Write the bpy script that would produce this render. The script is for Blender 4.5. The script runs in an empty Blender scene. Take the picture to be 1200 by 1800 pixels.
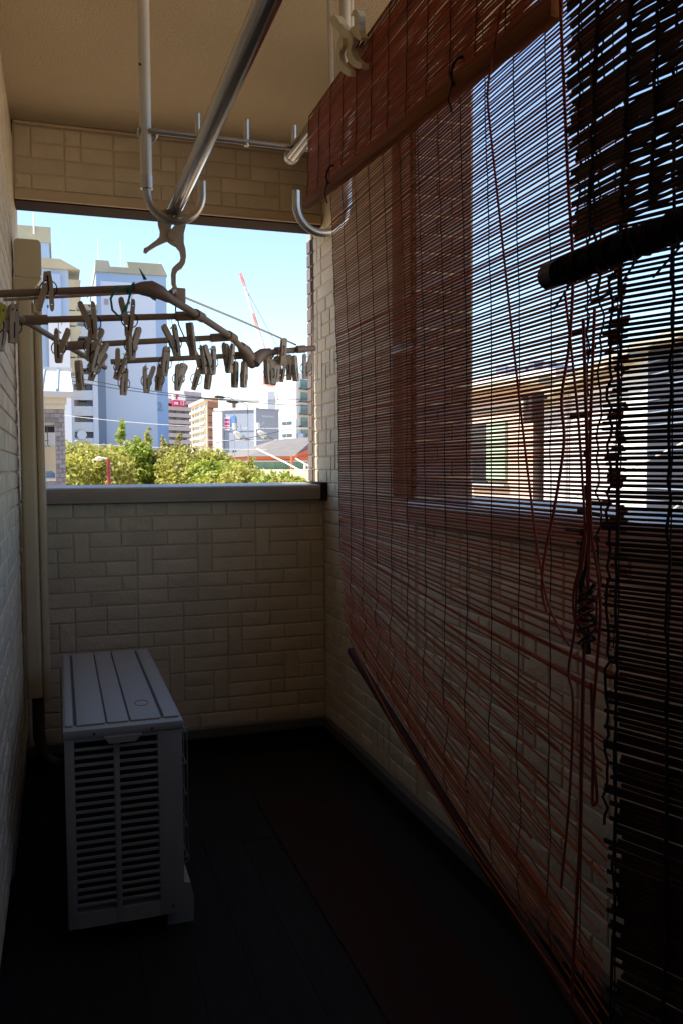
import bpy, bmesh, math, random
import numpy as np
from mathutils import Vector, Matrix

random.seed(7)
rnd = random.Random(11)
sc = bpy.context.scene
COL = sc.collection
H = 1.12                                   # eye height above the balcony floor (z = 0)
GROUND = -3.25                             # street level, the balcony is one floor up

# ------------------------------------------------------------------ camera
CX = Vector((0.94902, -0.31515, -0.00666))       # camera right
CD = Vector((-0.02319, -0.04872, -0.99854))      # camera down
CF = Vector((0.31437, 0.94779, -0.05355))        # camera forward
FPX = 1490.2
cam_d = bpy.data.cameras.new('camera')
cam_d.sensor_fit = 'VERTICAL'
cam_d.sensor_height = 36.0
cam_d.lens = 36.0 * FPX / 1800.0
cam_d.clip_start = 0.02
cam_d.clip_end = 3000
cam = bpy.data.objects.new('camera', cam_d)
COL.objects.link(cam)
cam.matrix_world = Matrix(((CX.x, -CD.x, -CF.x, 0), (CX.y, -CD.y, -CF.y, 0), (CX.z, -CD.z, -CF.z, H), (0, 0, 0, 1)))
sc.camera = cam

# ------------------------------------------------------------------ sky, sun, exposure
SUN_EL, SUN_AZ = 55.0, 5.0                 # from the left (-X), a few degrees ahead (+Y)
sd = Vector((-math.cos(math.radians(SUN_AZ)) * math.cos(math.radians(SUN_EL)),
             math.sin(math.radians(SUN_AZ)) * math.cos(math.radians(SUN_EL)),
             math.sin(math.radians(SUN_EL))))
w = bpy.data.worlds.new('World')
sc.world = w
w.use_nodes = True
nt = w.node_tree
bg = nt.nodes['Background']
sky = nt.nodes.new('ShaderNodeTexSky')
sky.sky_type = 'NISHITA'
sky.sun_disc = False
sky.sun_elevation = math.radians(SUN_EL)
sky.sun_rotation = math.radians(-85.0)
sky.air_density = 1.0
sky.dust_density = 0.25
sky.ozone_density = 1.4
nt.links.new(sky.outputs[0], bg.inputs[0])
bg.inputs[1].default_value = 0.15
sun_d = bpy.data.lights.new('sun', 'SUN')
sun_d.energy = 5.0
sun_d.angle = math.radians(0.53)
sun_d.color = (1.0, 0.94, 0.85)
sun = bpy.data.objects.new('sun', sun_d)
COL.objects.link(sun)
sun.location = (-20, 0, 20)
sun.rotation_euler = sd.to_track_quat('Z', 'Y').to_euler()
sc.view_settings.view_transform = 'Standard'
sc.view_settings.look = 'None'
sc.view_settings.exposure = 1.06
sc.view_settings.gamma = 1.0
sc.cycles.use_denoising = True
sc.cycles.max_bounces = 10
sc.cycles.diffuse_bounces = 6
sc.cycles.glossy_bounces = 4
sc.cycles.transparent_max_bounces = 8
sc.cycles.sample_clamp_indirect = 6.0

# ------------------------------------------------------------------ measuring helpers
def ray(u, v):
    return CX * ((u - 600) / FPX) + CD * ((v - 900) / FPX) + CF
def P(u, v, Y):                            # point at distance Y down the balcony
    r = ray(u, v); r = r * (Y / r.y); return Vector((r.x, r.y, r.z + H))
def PX(u, v, X):                           # point on the plane x = X
    r = ray(u, v); r = r * (X / r.x); return Vector((r.x, r.y, r.z + H))

# ------------------------------------------------------------------ materials
def principled(name):
    m = bpy.data.materials.new(name); m.use_nodes = True
    return m, m.node_tree, m.node_tree.nodes['Principled BSDF']
def mat(name, col, rough=0.6, metal=0.0, var=0.0, nscale=0.0, namp=0.0, bscale=0.0, bstr=0.0, bdist=0.002,
        spec=0.5, col2=None, stretch=None, detail=6.0):
    m, t, b = principled(name)
    b.inputs['Roughness'].default_value = rough
    b.inputs['Metallic'].default_value = metal
    b.inputs['Specular IOR Level'].default_value = spec
    co = t.nodes.new('ShaderNodeTexCoord')
    vec = co.outputs['Object']
    oi = t.nodes.new('ShaderNodeObjectInfo')
    if True:                               # pieces of one kind do not share one grain
        add = t.nodes.new('ShaderNodeVectorMath'); add.operation = 'ADD'
        t.links.new(vec, add.inputs[0])
        mul = t.nodes.new('ShaderNodeVectorMath'); mul.operation = 'SCALE'
        t.links.new(oi.outputs['Location'], mul.inputs[0]); mul.inputs['Scale'].default_value = 3.7
        t.links.new(mul.outputs[0], add.inputs[1]); vec = add.outputs[0]
    if stretch:
        mp = t.nodes.new('ShaderNodeMapping'); mp.inputs['Scale'].default_value = stretch
        t.links.new(vec, mp.inputs[0]); vec = mp.outputs[0]
    c = None
    rgb = t.nodes.new('ShaderNodeRGB'); rgb.outputs[0].default_value = (*col, 1); c = rgb.outputs[0]
    if namp > 0:
        n = t.nodes.new('ShaderNodeTexNoise'); n.inputs['Scale'].default_value = nscale; n.inputs['Detail'].default_value = detail
        t.links.new(vec, n.inputs['Vector'])
        mx = t.nodes.new('ShaderNodeMix'); mx.data_type = 'RGBA'
        cr = t.nodes.new('ShaderNodeMapRange'); cr.inputs['From Min'].default_value = 0.35; cr.inputs['From Max'].default_value = 0.68
        t.links.new(n.outputs['Fac'], cr.inputs['Value'])
        t.links.new(cr.outputs['Result'], mx.inputs['Factor'])
        c2 = col2 if col2 else tuple(x * (1 - namp) for x in col)
        mx.inputs['A'].default_value = (*col, 1); mx.inputs['B'].default_value = (*c2, 1)
        c = mx.outputs['Result']
    if var > 0:
        hs = t.nodes.new('ShaderNodeHueSaturation')
        mr = t.nodes.new('ShaderNodeMapRange'); mr.inputs['To Min'].default_value = 1 - var; mr.inputs['To Max'].default_value = 1 + var
        t.links.new(oi.outputs['Random'], mr.inputs['Value']); t.links.new(mr.outputs['Result'], hs.inputs['Value'])
        t.links.new(c, hs.inputs['Color']); c = hs.outputs['Color']
    t.links.new(c, b.inputs['Base Color'])
    if bstr > 0:
        n2 = t.nodes.new('ShaderNodeTexNoise'); n2.inputs['Scale'].default_value = bscale; n2.inputs['Detail'].default_value = 5
        t.links.new(vec, n2.inputs['Vector'])
        bp = t.nodes.new('ShaderNodeBump'); bp.inputs['Strength'].default_value = bstr; bp.inputs['Distance'].default_value = bdist
        t.links.new(n2.outputs['Fac'], bp.inputs['Height']); t.links.new(bp.outputs[0], b.inputs['Normal'])
    return m
M = {}
M['siding'] = mat('cream_siding', (0.60, 0.50, 0.36), 0.75, var=0.06, nscale=7, namp=0.17, bscale=85, bstr=0.7, bdist=0.004)
M['joint'] = mat('siding_joint', (0.50, 0.42, 0.31), 0.85, nscale=6, namp=0.12)
M['darkbrick'] = mat('plum_brick', (0.16, 0.118, 0.108), 0.8, var=0.22, nscale=14, namp=0.25, bscale=60, bstr=0.5)
M['mortar'] = mat('grey_mortar', (0.34, 0.32, 0.31), 0.9)
M['ceiling'] = mat('stucco_ceiling', (0.52, 0.415, 0.28), 0.9, nscale=1.6, namp=0.14, bscale=170, bstr=0.9, bdist=0.004)
M['trim'] = mat('tan_trim', (0.52, 0.39, 0.26), 0.6, nscale=4, namp=0.1)
M['soffit'] = mat('brown_soffit_metal', (0.030, 0.020, 0.020), 0.8, spec=0.1)
M['coping'] = mat('bronze_coping', (0.30, 0.25, 0.205), 0.38, 0.0, nscale=7, namp=0.18)
M['plinth'] = mat('dark_plinth', (0.02, 0.018, 0.015), 0.9, nscale=10, namp=0.3)
M['flash'] = mat('grey_flashing', (0.12, 0.115, 0.105), 0.5, 0.3)
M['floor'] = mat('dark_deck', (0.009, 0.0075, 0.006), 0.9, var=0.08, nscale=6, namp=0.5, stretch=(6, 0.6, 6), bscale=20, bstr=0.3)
M['redmat'] = mat('dark_red_mat', (0.026, 0.0026, 0.0015), 0.95, nscale=40, namp=0.3, bscale=200, bstr=0.5)
M['duct'] = mat('beige_duct', (0.55, 0.44, 0.28), 0.42, nscale=5, namp=0.1)
M['hose'] = mat('beige_hose', (0.5, 0.4, 0.27), 0.5)
M['acwhite'] = mat('ac_paint', (0.32, 0.30, 0.275), 0.5, nscale=3, namp=0.08, bscale=300, bstr=0.04)
M['acgroove'] = mat('ac_grime_and_shade', (0.09, 0.085, 0.08), 0.8, nscale=20, namp=0.4)
M['black'] = mat('black_inside', (0.008, 0.008, 0.009), 0.8)
M['wire'] = mat('grey_wire', (0.32, 0.32, 0.32), 0.4, 0.6)
M['steel'] = mat('stainless', (0.46, 0.43, 0.40), 0.13, 1.0, nscale=5, namp=0.35, stretch=(20, 1, 20), col2=(0.36, 0.33, 0.30), bscale=30, bstr=0.06)
M['alu'] = mat('satin_aluminium', (0.60, 0.57, 0.54), 0.34, 0.85, nscale=9, namp=0.15)
M['postwhite'] = mat('post_enamel', (0.66, 0.60, 0.52), 0.3, 0.15, nscale=9, namp=0.08)
M['taupe'] = mat('taupe_plastic', (0.31, 0.215, 0.16), 0.42, nscale=12, namp=0.12)
M['peg'] = mat('peg_plastic', (0.57, 0.455, 0.35), 0.45, var=0.18, nscale=30, namp=0.1)
M['pegyellow'] = mat('yellow_green_plastic', (0.55, 0.55, 0.02), 0.4)
M['springblack'] = mat('black_spring', (0.02, 0.02, 0.022), 0.35, 0.6)
M['hookwire'] = mat('zinc_hook', (0.6, 0.6, 0.6), 0.3, 0.9)
M['teal'] = mat('teal_tape', (0.0, 0.19, 0.20), 0.45)
M['clip'] = mat('ivory_clip', (0.74, 0.64, 0.45), 0.45, nscale=25, namp=0.1)
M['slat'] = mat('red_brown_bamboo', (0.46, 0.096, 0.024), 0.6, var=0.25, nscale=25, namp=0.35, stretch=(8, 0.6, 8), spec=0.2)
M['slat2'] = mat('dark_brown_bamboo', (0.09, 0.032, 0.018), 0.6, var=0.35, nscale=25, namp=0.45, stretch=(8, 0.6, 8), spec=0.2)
M['rail'] = mat('brown_wood_rail', (0.30, 0.088, 0.018), 0.7, spec=0.15, nscale=14, namp=0.4, stretch=(6, 0.5, 6), bscale=40, bstr=0.15)
M['railpipe'] = mat('brown_pipe', (0.20, 0.115, 0.07), 0.8, spec=0.1)
M['raillow'] = mat('dark_bottom_rail', (0.075, 0.026, 0.014), 0.85, spec=0.1, nscale=20, namp=0.4, stretch=(6, 0.5, 6))  # darker brown than the head rail
M['rail2'] = mat('shaded_rail', (0.014, 0.010, 0.008), 0.8, spec=0.1, bscale=60, bstr=0.6, nscale=14, namp=0.4)  # near-black colour stands in for the shadow on the nearer rail
M['string'] = mat('brown_string', (0.055, 0.018, 0.012), 0.9)
M['cord'] = mat('red_cord', (0.30, 0.034, 0.016), 0.8)
M['darkcord'] = mat('dark_cord', (0.035, 0.012, 0.010), 0.9)

# ------------------------------------------------------------------ mesh helpers
class MB:
    def __init__(self): self.v = []; self.f = []
    def poly(self, pts, faces):
        n = len(self.v); self.v += [tuple(p) for p in pts]; self.f += [tuple(i + n for i in f) for f in faces]
    def box(self, x0, x1, y0, y1, z0, z1, c=0.0):
        if c <= 0:
            self.poly([(x0,y0,z0),(x1,y0,z0),(x1,y1,z0),(x0,y1,z0),(x0,y0,z1),(x1,y0,z1),(x1,y1,z1),(x0,y1,z1)],
                      [(0,3,2,1),(4,5,6,7),(0,1,5,4),(1,2,6,5),(2,3,7,6),(3,0,4,7)])
        else:
            b = bmesh.new(); bmesh.ops.create_cube(b, size=1)
            for q in b.verts: q.co = ((x0+x1)/2 + q.co.x*(x1-x0), (y0+y1)/2 + q.co.y*(y1-y0), (z0+z1)/2 + q.co.z*(z1-z0))
            bmesh.ops.bevel(b, geom=b.edges[:], offset=c, segments=2, affect='EDGES', profile=0.6)
            b.verts.index_update()
            self.poly([q.co[:] for q in b.verts], [tuple(q.index for q in f.verts) for f in b.faces]); b.free()
        return self
    def fbox(self, fr, u0, u1, z0, z1, n0, n1):      # box in a facade frame
        q = [fr.p(u, z, n) for n in (n0, n1) for (u, z) in ((u0,z0),(u1,z0),(u1,z1),(u0,z1))]
        self.poly(q, [(0,1,2,3),(7,6,5,4),(0,4,5,1),(1,5,6,2),(2,6,7,3),(3,7,4,0)]); return self
    def tube(self, pts, r, n=8, cap=True, r1=None):
        pts = [Vector(p) for p in pts]
        N = len(pts); base = len(self.v)
        t0 = (pts[1] - pts[0]).normalized()
        a = Vector((0,0,1)) if abs(t0.z) < 0.9 else Vector((1,0,0))
        nx = t0.cross(a).normalized()
        for i, p in enumerate(pts):
            if i == 0: t = t0
            elif i == N-1: t = (pts[i] - pts[i-1]).normalized()
            else:
                t = (pts[i+1] - pts[i]).normalized() + (pts[i] - pts[i-1]).normalized()
                t = t.normalized() if t.length > 1e-6 else (pts[i+1]-pts[i]).normalized()
            nx = (nx - t * nx.dot(t))
            nx = nx.normalized() if nx.length > 1e-6 else t.orthogonal().normalized()
            ny = t.cross(nx)
            rr = r if r1 is None else r + (r1 - r) * i / (N - 1)
            for k in range(n):
                an = 2*math.pi*k/n
                self.v.append(tuple(p + nx*math.cos(an)*rr + ny*math.sin(an)*rr))
        for i in range(N-1):
            for k in range(n):
                a0 = base+i*n+k; a1 = base+i*n+(k+1)%n
                self.f.append((a0, a1, a1+n, a0+n))
        if cap:
            self.f.append(tuple(base+k for k in reversed(range(n))))
            self.f.append(tuple(base+(N-1)*n+k for k in range(n)))
        return self
    def prism(self, pts2, fn):
        # extrude a 2D outline; fn(a, b, s) -> 3D with s in {0, 1}
        n = len(pts2); b = len(self.v)
        self.v += [tuple(fn(a, c, 0)) for a, c in pts2] + [tuple(fn(a, c, 1)) for a, c in pts2]
        self.f.append(tuple(b+i for i in range(n))); self.f.append(tuple(b+n+i for i in reversed(range(n))))
        for i in range(n):
            j = (i+1) % n; self.f.append((b+j, b+i, b+n+i, b+n+j))
        return self
    def mesh(self, name, m, off=(0,0,0), smooth=False):
        me = bpy.data.meshes.new(name)
        o = Vector(off)
        me.from_pydata([tuple(Vector(q) - o) for q in self.v], [], self.f)
        if m: me.materials.append(M[m] if isinstance(m, str) else m)
        if smooth:
            me.polygons.foreach_set('use_smooth', [True]*len(me.polygons))
            me.set_sharp_from_angle(angle=math.radians(42))
        me.update(); return me
def wloc(o):
    l = Vector(o.location)
    while o.parent: o = o.parent; l = l + Vector(o.location)
    return l
def tag(o, label, cat, group=None):
    o['label'] = label; o['category'] = cat
    if group: o['group'] = group
    return o
def empty(name, loc, label=None, cat=None, group=None):
    o = bpy.data.objects.new(name, None); o.empty_display_size = 0.05; o.location = loc; COL.objects.link(o)
    if label: tag(o, label, cat, group)
    return o
def obj(name, mb, m, parent=None, smooth=False, fix=True, loc=None):
    off = Vector(loc) if loc is not None else Vector((0,0,0))
    base = wloc(parent) if parent else Vector((0,0,0))
    if loc is None: off = base if parent else Vector((0,0,0))
    me = mb.mesh(name, m, off, smooth)
    if fix:
        b = bmesh.new(); b.from_mesh(me); bmesh.ops.recalc_face_normals(b, faces=b.faces[:]); b.to_mesh(me); b.free()
    o = bpy.data.objects.new(name, me); COL.objects.link(o)
    o.location = off - base if parent else off
    if parent: o.parent = parent
    return o
def inst(name, me, parent, wl, rot=None, scale=None):
    o = bpy.data.objects.new(name, me); COL.objects.link(o)
    o.parent = parent; o.location = Vector(wl) - wloc(parent)
    if rot is not None: o.rotation_euler = rot
    if scale is not None: o.scale = scale
    return o
def thing(name, mb, m, label, cat, loc, smooth=False, group=None):
    return tag(obj(name, mb, m, None, smooth, loc=loc), label, cat, group)
def structure(o): o['kind'] = 'structure'; return o
def stuff(o): o['kind'] = 'stuff'; return o
def arc(c, r, a0, a1, n, ax, az):
    c = Vector(c); ax = Vector(ax); az = Vector(az)
    return [c + ax*r*math.cos(math.radians(a0+(a1-a0)*i/n)) + az*r*math.sin(math.radians(a0+(a1-a0)*i/n)) for i in range(n+1)]

# ------------------------------------------------------------------ ground and own house
mb = MB(); mb.poly([(-900,-400,GROUND),(900,-400,GROUND),(900,1500,GROUND),(-900,1500,GROUND)], [(0,1,2,3)])
M['bounce_ground'] = mat('bounce_ground', (0.56, 0.41, 0.25), 0.9, nscale=0.3, namp=0.3)  # pale warm ground colour raised to bounce light up into the balcony
structure(obj('ground', mb, 'bounce_ground'))
mb = MB(); mb.box(-9, -0.36, -9, 3.5, GROUND, 2.8); mb.box(-0.36, 1.2, -9, 3.38, 2.52, 2.8); mb.box(-0.36, 1.2, -9, 3.36, GROUND, -0.14)
structure(obj('house_body', mb, 'joint'))

# ------------------------------------------------------------------ balcony shell
XL, XR, YB = -0.126, 0.990, 3.20
CEIL = 2.325
mb = MB(); mb.box(-0.34, 1.2, -1.7, 3.37, CEIL, 2.5)
structure(obj('ceiling', mb, 'ceiling'))
mb = MB(); mb.box(-0.34, 1.2, -1.7, 3.37, -0.13, -0.012)
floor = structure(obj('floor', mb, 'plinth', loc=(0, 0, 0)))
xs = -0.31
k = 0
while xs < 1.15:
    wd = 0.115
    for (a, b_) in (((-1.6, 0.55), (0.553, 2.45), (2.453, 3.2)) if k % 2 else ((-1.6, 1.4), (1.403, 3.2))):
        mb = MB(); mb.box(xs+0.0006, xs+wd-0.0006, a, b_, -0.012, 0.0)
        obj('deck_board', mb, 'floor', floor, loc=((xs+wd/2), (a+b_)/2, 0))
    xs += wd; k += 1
mb = MB(); mb.box(0.60, 0.86, 0.1, 2.72, 0.001, 0.008, 0.003)
thing('floor_mat', mb, 'redmat', 'dark red narrow mat lying along the balcony floor', 'mat', (0.73, 1.4, 0))

CW, CH = 0.054, 0.0515
def brick_mesh(nc, nr, seed):
    r = random.Random(seed)
    w_, h_ = nc*CW - 0.0036, nr*CH - 0.0038
    c = 0.0028; d = 0.0050
    b = MB(); v = []
    for (x, y) in ((-w_/2,-h_/2),(w_/2,-h_/2),(w_/2,h_/2),(-w_/2,h_/2)): v.append((x, y, 0))
    for (x, y) in ((-w_/2+c,-h_/2+c),(w_/2-c,-h_/2+c),(w_/2-c,h_/2-c),(-w_/2+c,h_/2-c)): v.append((x, y, d - 0.001 + r.uniform(-0.0008, 0.0008)))
    # a few hand-tooled high points on the face
    m1 = (r.uniform(-0.3,0.3)*w_, r.uniform(-0.25,0.25)*h_, d + r.uniform(0.0, 0.0016))
    v.append(m1)
    b.poly(v, [(0,1,5,4),(1,2,6,5),(2,3,7,6),(3,0,4,7),(4,5,8),(5,6,8),(6,7,8),(7,4,8)])
    return b.mesh('brick', 'siding')
BR = {}
for s in ((1,1),(2,1),(3,1),(4,1),(1,2)):
    BR[s] = [brick_mesh(*s, seed=i*7+s[0]*3+s[1]) for i in range(5)]
def tile(nc, nr, seed):
    r = random.Random(seed); occ = [[False]*nc for _ in range(nr)]; out = []
    for j in range(nr):
        i = 0
        while i < nc:
            if occ[j][i]: i += 1; continue
            run = 1
            while i+run < nc and run < 4 and not occ[j][i+run]: run += 1
            q = r.random()
            if j+1 < nr and not occ[j+1][i] and q < 0.085:
                s = (1, 2); occ[j+1][i] = True; occ[j][i] = True
            else:
                q = r.random(); n = min(run, 4 if q < 0.08 else 3 if q < 0.42 else 2 if q < 0.80 else 1)
                s = (n, 1)
                for k in range(n): occ[j][i+k] = True
            out.append((i, j, s)); i += s[0]
    return out
def brick_wall(parent, org, eu, n, width, height, seed, near, limit=300):
    # org = lower corner of the field; eu runs along it; n points at the viewer
    org = Vector(org); eu = Vector(eu); n = Vector(n); ez = Vector((0,0,1))
    nc, nr = int(width/CW), int(height/CH)
    cells = tile(nc, nr, seed)
    R = Matrix((eu, ez, n)).transposed()
    if R.determinant() < 0: R = Matrix((-eu, ez, n)).transposed()
    rot = R.to_euler()
    su, sv = width/(nc*CW), height/(nr*CH)
    L = []
    for (i, j, s) in cells:
        p = org + eu*((i + s[0]/2)*CW*su) + ez*((j + s[1]/2)*CH*sv)
        L.append(((p - Vector(near)).length, p, s))
    L.sort(key=lambda q: q[0])
    rest = MB(); r = random.Random(seed)
    for k, (d, p, s) in enumerate(L):
        me = r.choice(BR[s])
        if k < limit:
            o = inst('brick', me, parent, p, rot, (su, sv, 1))
        else:
            pts = [p + (R @ Vector((q.co.x*su, q.co.y*sv, q.co.z))) for q in me.vertices]
            rest.poly(pts, [tuple(f.vertices) for f in me.polygons])
    if rest.v: stuff(obj('brick_facing', rest, 'siding', parent, fix=False))

# house wall on the left
mb = MB(); mb.box(-0.34, XL-0.006, -1.65, 3.5, 0.16, CEIL-0.002)
lw = thing('wall', mb, 'joint', 'cream brick pattern house wall running along the left edge', 'wall', (-0.23, 0.9, 0.16))
brick_wall(lw, (XL-0.006, 0.75, 0.165), (0,1,0), (1,0,0), 2.74, 2.1, 3, (XL, 2.6, 1.3))
mb = MB(); mb.box(-0.34, XL-0.03, -1.65, 3.37, -0.012, 0.158); obj('plinth', mb, 'plinth', lw)
mb = MB(); mb.box(-0.2, XL+0.002, 2.1, 3.19, 0.15, 0.160); obj('flashing', mb, 'flash', lw)
mb = MB(); mb.box(XL-0.02, XL-0.002, -1.5, 0.72, 0.16, 2.2); obj('bounce_absorber', mb, 'black', lw)  # unseen dark panel added to cut bounce from the near wall
# back parapet
mb = MB(); mb.box(-0.128, 0.994, YB+0.006, 3.36, 0.11, 0.99)
bw = thing('parapet_wall', mb, 'joint', 'low cream brick pattern parapet behind the air conditioner', 'wall', (0.43, 3.28, 0.11))
brick_wall(bw, (XL, YB+0.006, 0.125), (1,0,0), (0,-1,0), XR-XL, 0.868, 5, (0.45, 2.9, 1.0))
mb = MB(); mb.box(-0.33, 0.994, YB+0.04, 3.355, -0.012, 0.108); mb.box(-0.33, -0.129, YB+0.042, 3.352, 0.108, 0.30); obj('plinth', mb, 'plinth', bw)
mb = MB(); mb.box(XL, XR-0.004, YB-0.012, YB+0.03, 0.088, 0.121); obj('flashing', mb, 'flash', bw)
mb = MB()
prof = [(3.168, 0.994), (3.168, 1.034), (3.172, 1.045), (3.18, 1.0495), (3.40, 1.056), (3.415, 1.050), (3.42, 1.03), (3.42, 0.994), (3.40, 0.994), (3.40, 1.0), (3.19, 1.0), (3.19, 0.994)]
mb.prism(prof, lambda a, c, s: ((-0.124, 0.968)[s], a, c))
cp = obj('coping', mb, 'coping', bw)
mb = MB(); mb.box(-0.124, 0.9675, 3.1655, 3.1682, 1.008, 1.012); obj('coping_bead', mb, 'coping', cp)
mb = MB(); mb.box(0.966, 0.992, 3.160, 3.425, 0.988, 1.059, 0.003); obj('coping_end_cap', mb, 'soffit', cp)
# beam above the opening
mb = MB(); mb.box(-0.128, 0.994, YB+0.006, 3.318, 2.076, CEIL-0.002)
lb = thing('lintel_beam', mb, 'joint', 'tan brick pattern beam across the top of the opening', 'beam', (0.43, 3.28, 2.05))
brick_wall(lb, (XL, YB+0.006, 2.094), (1,0,0), (0,-1,0), XR-XL, 0.216, 8, (0.4, 3.0, 2.2))
mb = MB(); mb.box(XL, XR-0.003, YB-0.008, YB+0.05, 2.057, 2.092, 0.003); obj('bottom_trim', mb, 'trim', lb)
mb = MB(); mb.box(XL, XR-0.003, YB+0.003, 3.322, 2.052, 2.0755); obj('soffit_strip', mb, 'soffit', lb)
mb = MB(); mb.box(XL+0.002, XR-0.003, YB-0.010, YB+0.006, 2.312, CEIL-0.003, 0.002); obj('ceiling_bead', mb, 'trim', lb)
# full-height pier at the back right
PY = 2.296
mb = MB(); mb.box(XR+0.006, 1.178, PY+0.006, 3.335, 0.11, CEIL-0.002)
pw = thing('pier_wall', mb, 'joint', 'tall cream brick pattern pier standing behind the first blind', 'wall', (1.1, 2.63, 0.11))
brick_wall(pw, (XR+0.006, PY+0.006, 0.125), (0,1,0), (-1,0,0), 1.03, 2.17, 9, (XR, 3.3, 1.4), 260)
z = 1.034; k = 0                         # the pier's end wears the outside's dark brick
while z < CEIL - 0.03:
    cuts = (0.0, 0.115, 0.183) if k % 2 else (0.0, 0.068, 0.183)
    for a, b_ in zip(cuts[:-1], cuts[1:]):
        mb = MB(); mb.box(XR+0.003+a, XR+0.003+b_-0.006, PY, PY+0.02, z, z+0.0475, 0.0015); obj('end_brick', mb, 'darkbrick', pw, loc=(XR+a, PY, z))
    z += 0.0545; k += 1
mb = MB(); mb.box(XR+0.04, 1.178, PY+0.006, 3.335, -0.012, 0.108); obj('plinth', mb, 'plinth', pw)
mb = MB(); mb.box(XR-0.014, XR+0.03, PY, 3.18, 0.086, 0.121); obj('flashing', mb, 'flash', pw)
mb = MB(); mb.box(XR-0.002, 1.182, 3.335, 3.392, GROUND, 2.5); cb = obj('corner_mortar', mb, 'mortar', pw)
z = 1.062; k = 0
while z < 2.04:
    h_ = 0.0545
    if k % 9 == 4:
        for (y0, y1) in ((3.338, 3.364), (3.367, 3.395)):
            mb = MB(); mb.box(XR-0.007, XR+0.05, y0, y1, z, z+h_-0.007, 0.0015); obj('corner_brick', mb, 'darkbrick', pw, loc=(XR, y0, z))
    else:
        mb = MB(); mb.box(XR-0.007, XR+0.05, 3.338, 3.395, z, z+h_-0.007, 0.0015); obj('corner_brick', mb, 'darkbrick', pw, loc=(XR, 3.35, z))
    z += h_; k += 1
# side parapet under the blinds
mb = MB(); mb.box(XR+0.006, 1.178, -1.65, PY+0.004, 0.11, 0.96)
sw = thing('side_parapet_wall', mb, 'joint', 'low cream brick pattern parapet behind the lower half of the blinds', 'wall', (1.1, 0.4, 0.11))
brick_wall(sw, (XR+0.006, -0.15, 0.125), (0,1,0), (-1,0,0), 2.43, 0.825, 21, (XR, 1.4, 0.6))
mb = MB(); mb.box(XR+0.04, 1.178, -1.65, PY+0.004, -0.012, 0.108); obj('plinth', mb, 'plinth', sw)
mb = MB(); mb.box(XR-0.014, XR+0.03, -1.65, PY-0.002, 0.086, 0.121); obj('flashing', mb, 'flash', sw)
mb = MB()
prof = [(0.958, 0.962), (0.958, 1.006), (0.964, 1.018), (1.20, 1.026), (1.215, 1.02), (1.215, 0.962)]
mb.prism(prof, lambda a, c, s: (a, (-1.65, PY-0.002)[s], c)); obj('coping', mb, 'coping', sw)
mb = MB(); mb.box(-0.34, 1.2, -1.9, -1.66, -0.012, CEIL)
structure(obj('rear_wall', mb, 'plinth'))  # out of view, coloured dark to cut the fill light
# rainwater pipe on the pier
e = empty('rainwater_pipe', (0.97, 2.35, 1.03), 'brown square rainwater pipe on the pier edge, seen through the first blind', 'pipe')
obj('pipe', MB().box(0.955, 0.985, 2.312, 2.392, 1.03, 2.32, 0.006), 'railpipe', e, True)
for z in (1.45, 2.1):
    obj('bracket', MB().box(0.952, 0.99, 2.308, 2.396, z, z+0.03, 0.002), 'flash', e, True)

# ------------------------------------------------------------------ pipe duct on the left wall
e = empty('pipe_duct', (-0.085, 2.99, 0.3), 'beige plastic pipe duct climbing the left wall to a rounded cap', 'pipe duct')
def rr(x0, x1, y0, y1, c, n=4):            # rounded-rectangle outline
    o = []
    for (cx, cy, a) in ((x1-c, y1-c, 0), (x0+c, y1-c, 90), (x0+c, y0+c, 180), (x1-c, y0+c, 270)):
        o += [(cx + c*math.cos(math.radians(a+90*i/n)), cy + c*math.sin(math.radians(a+90*i/n))) for i in range(n+1)]
    return o
mb = MB(); mb.prism(rr(-0.119, -0.0685, 2.95, 3.04, 0.012), lambda a, c, s: (a, c, (0.36, 1.77)[s])); obj('duct_base', mb, 'duct', e, True)
mb = MB(); mb.prism(rr(-0.0675, -0.043, 2.953, 3.037, 0.010), lambda a, c, s: (a, c, (0.34, 1.575)[s])); obj('duct_cover', mb, 'duct', e, True)
mb = MB(); mb.prism(rr(-0.122, -0.0395, 0, 0.12, 0.014, 5), lambda a, c, s: (a, (2.935, 3.05)[s], 1.735 + c))
cap = obj('wall_cap', mb, 'duct', e, True)
mb = MB(); mb.prism([(-0.126, 1.735), (-0.0395, 1.735), (-0.062, 1.70), (-0.126, 1.69)], lambda a, c, s: (a, (2.938, 3.047)[s], c)); obj('cap_neck', mb, 'duct', cap)
mb = MB()
pts = [(-0.056, 2.975, 1.56 + 0.003*i) for i in range(54)]
b0 = len(mb.v)
for i in range(53):
    r = 0.0115 if i % 2 else 0.0092
    for k_ in range(10):
        a = 2*math.pi*k_/10; mb.v.append((-0.056 + r*math.cos(a), 2.975 + r*math.sin(a), 1.555 + 0.0031*i))
for i in range(52):
    for k_ in range(10):
        a0 = i*10+k_; a1 = i*10+(k_+1) % 10; mb.f.append((a0, a1, a1+10, a0+10))
obj('corrugated_hose', mb, 'hose', e, True)
mb = MB(); mb.prism(rr(-0.070, -0.041, 2.947, 3.0, 0.004), lambda a, c, s: (a, c, (1.625, 1.655)[s])); obj('clamp', mb, 'duct', e, True)
for (x, z) in ((-0.112, 1.835), (-0.058, 1.74), (-0.1, 1.8), (-0.072, 1.842)):
    pass
mb = MB(); mb.tube([(-0.085, 3.0, 0.37), (-0.085, 3.0, 0.22), (-0.07, 3.0, 0.14), (-0.03, 2.98, 0.12), (0.02, 2.93, 0.14), (0.05, 2.86, 0.2), (0.06, 2.81, 0.22)], 0.02, 12)
obj('insulated_pipe', mb, 'acgroove', e, True)  # pipe coloured dark to carry the gloom behind the unit

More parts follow.
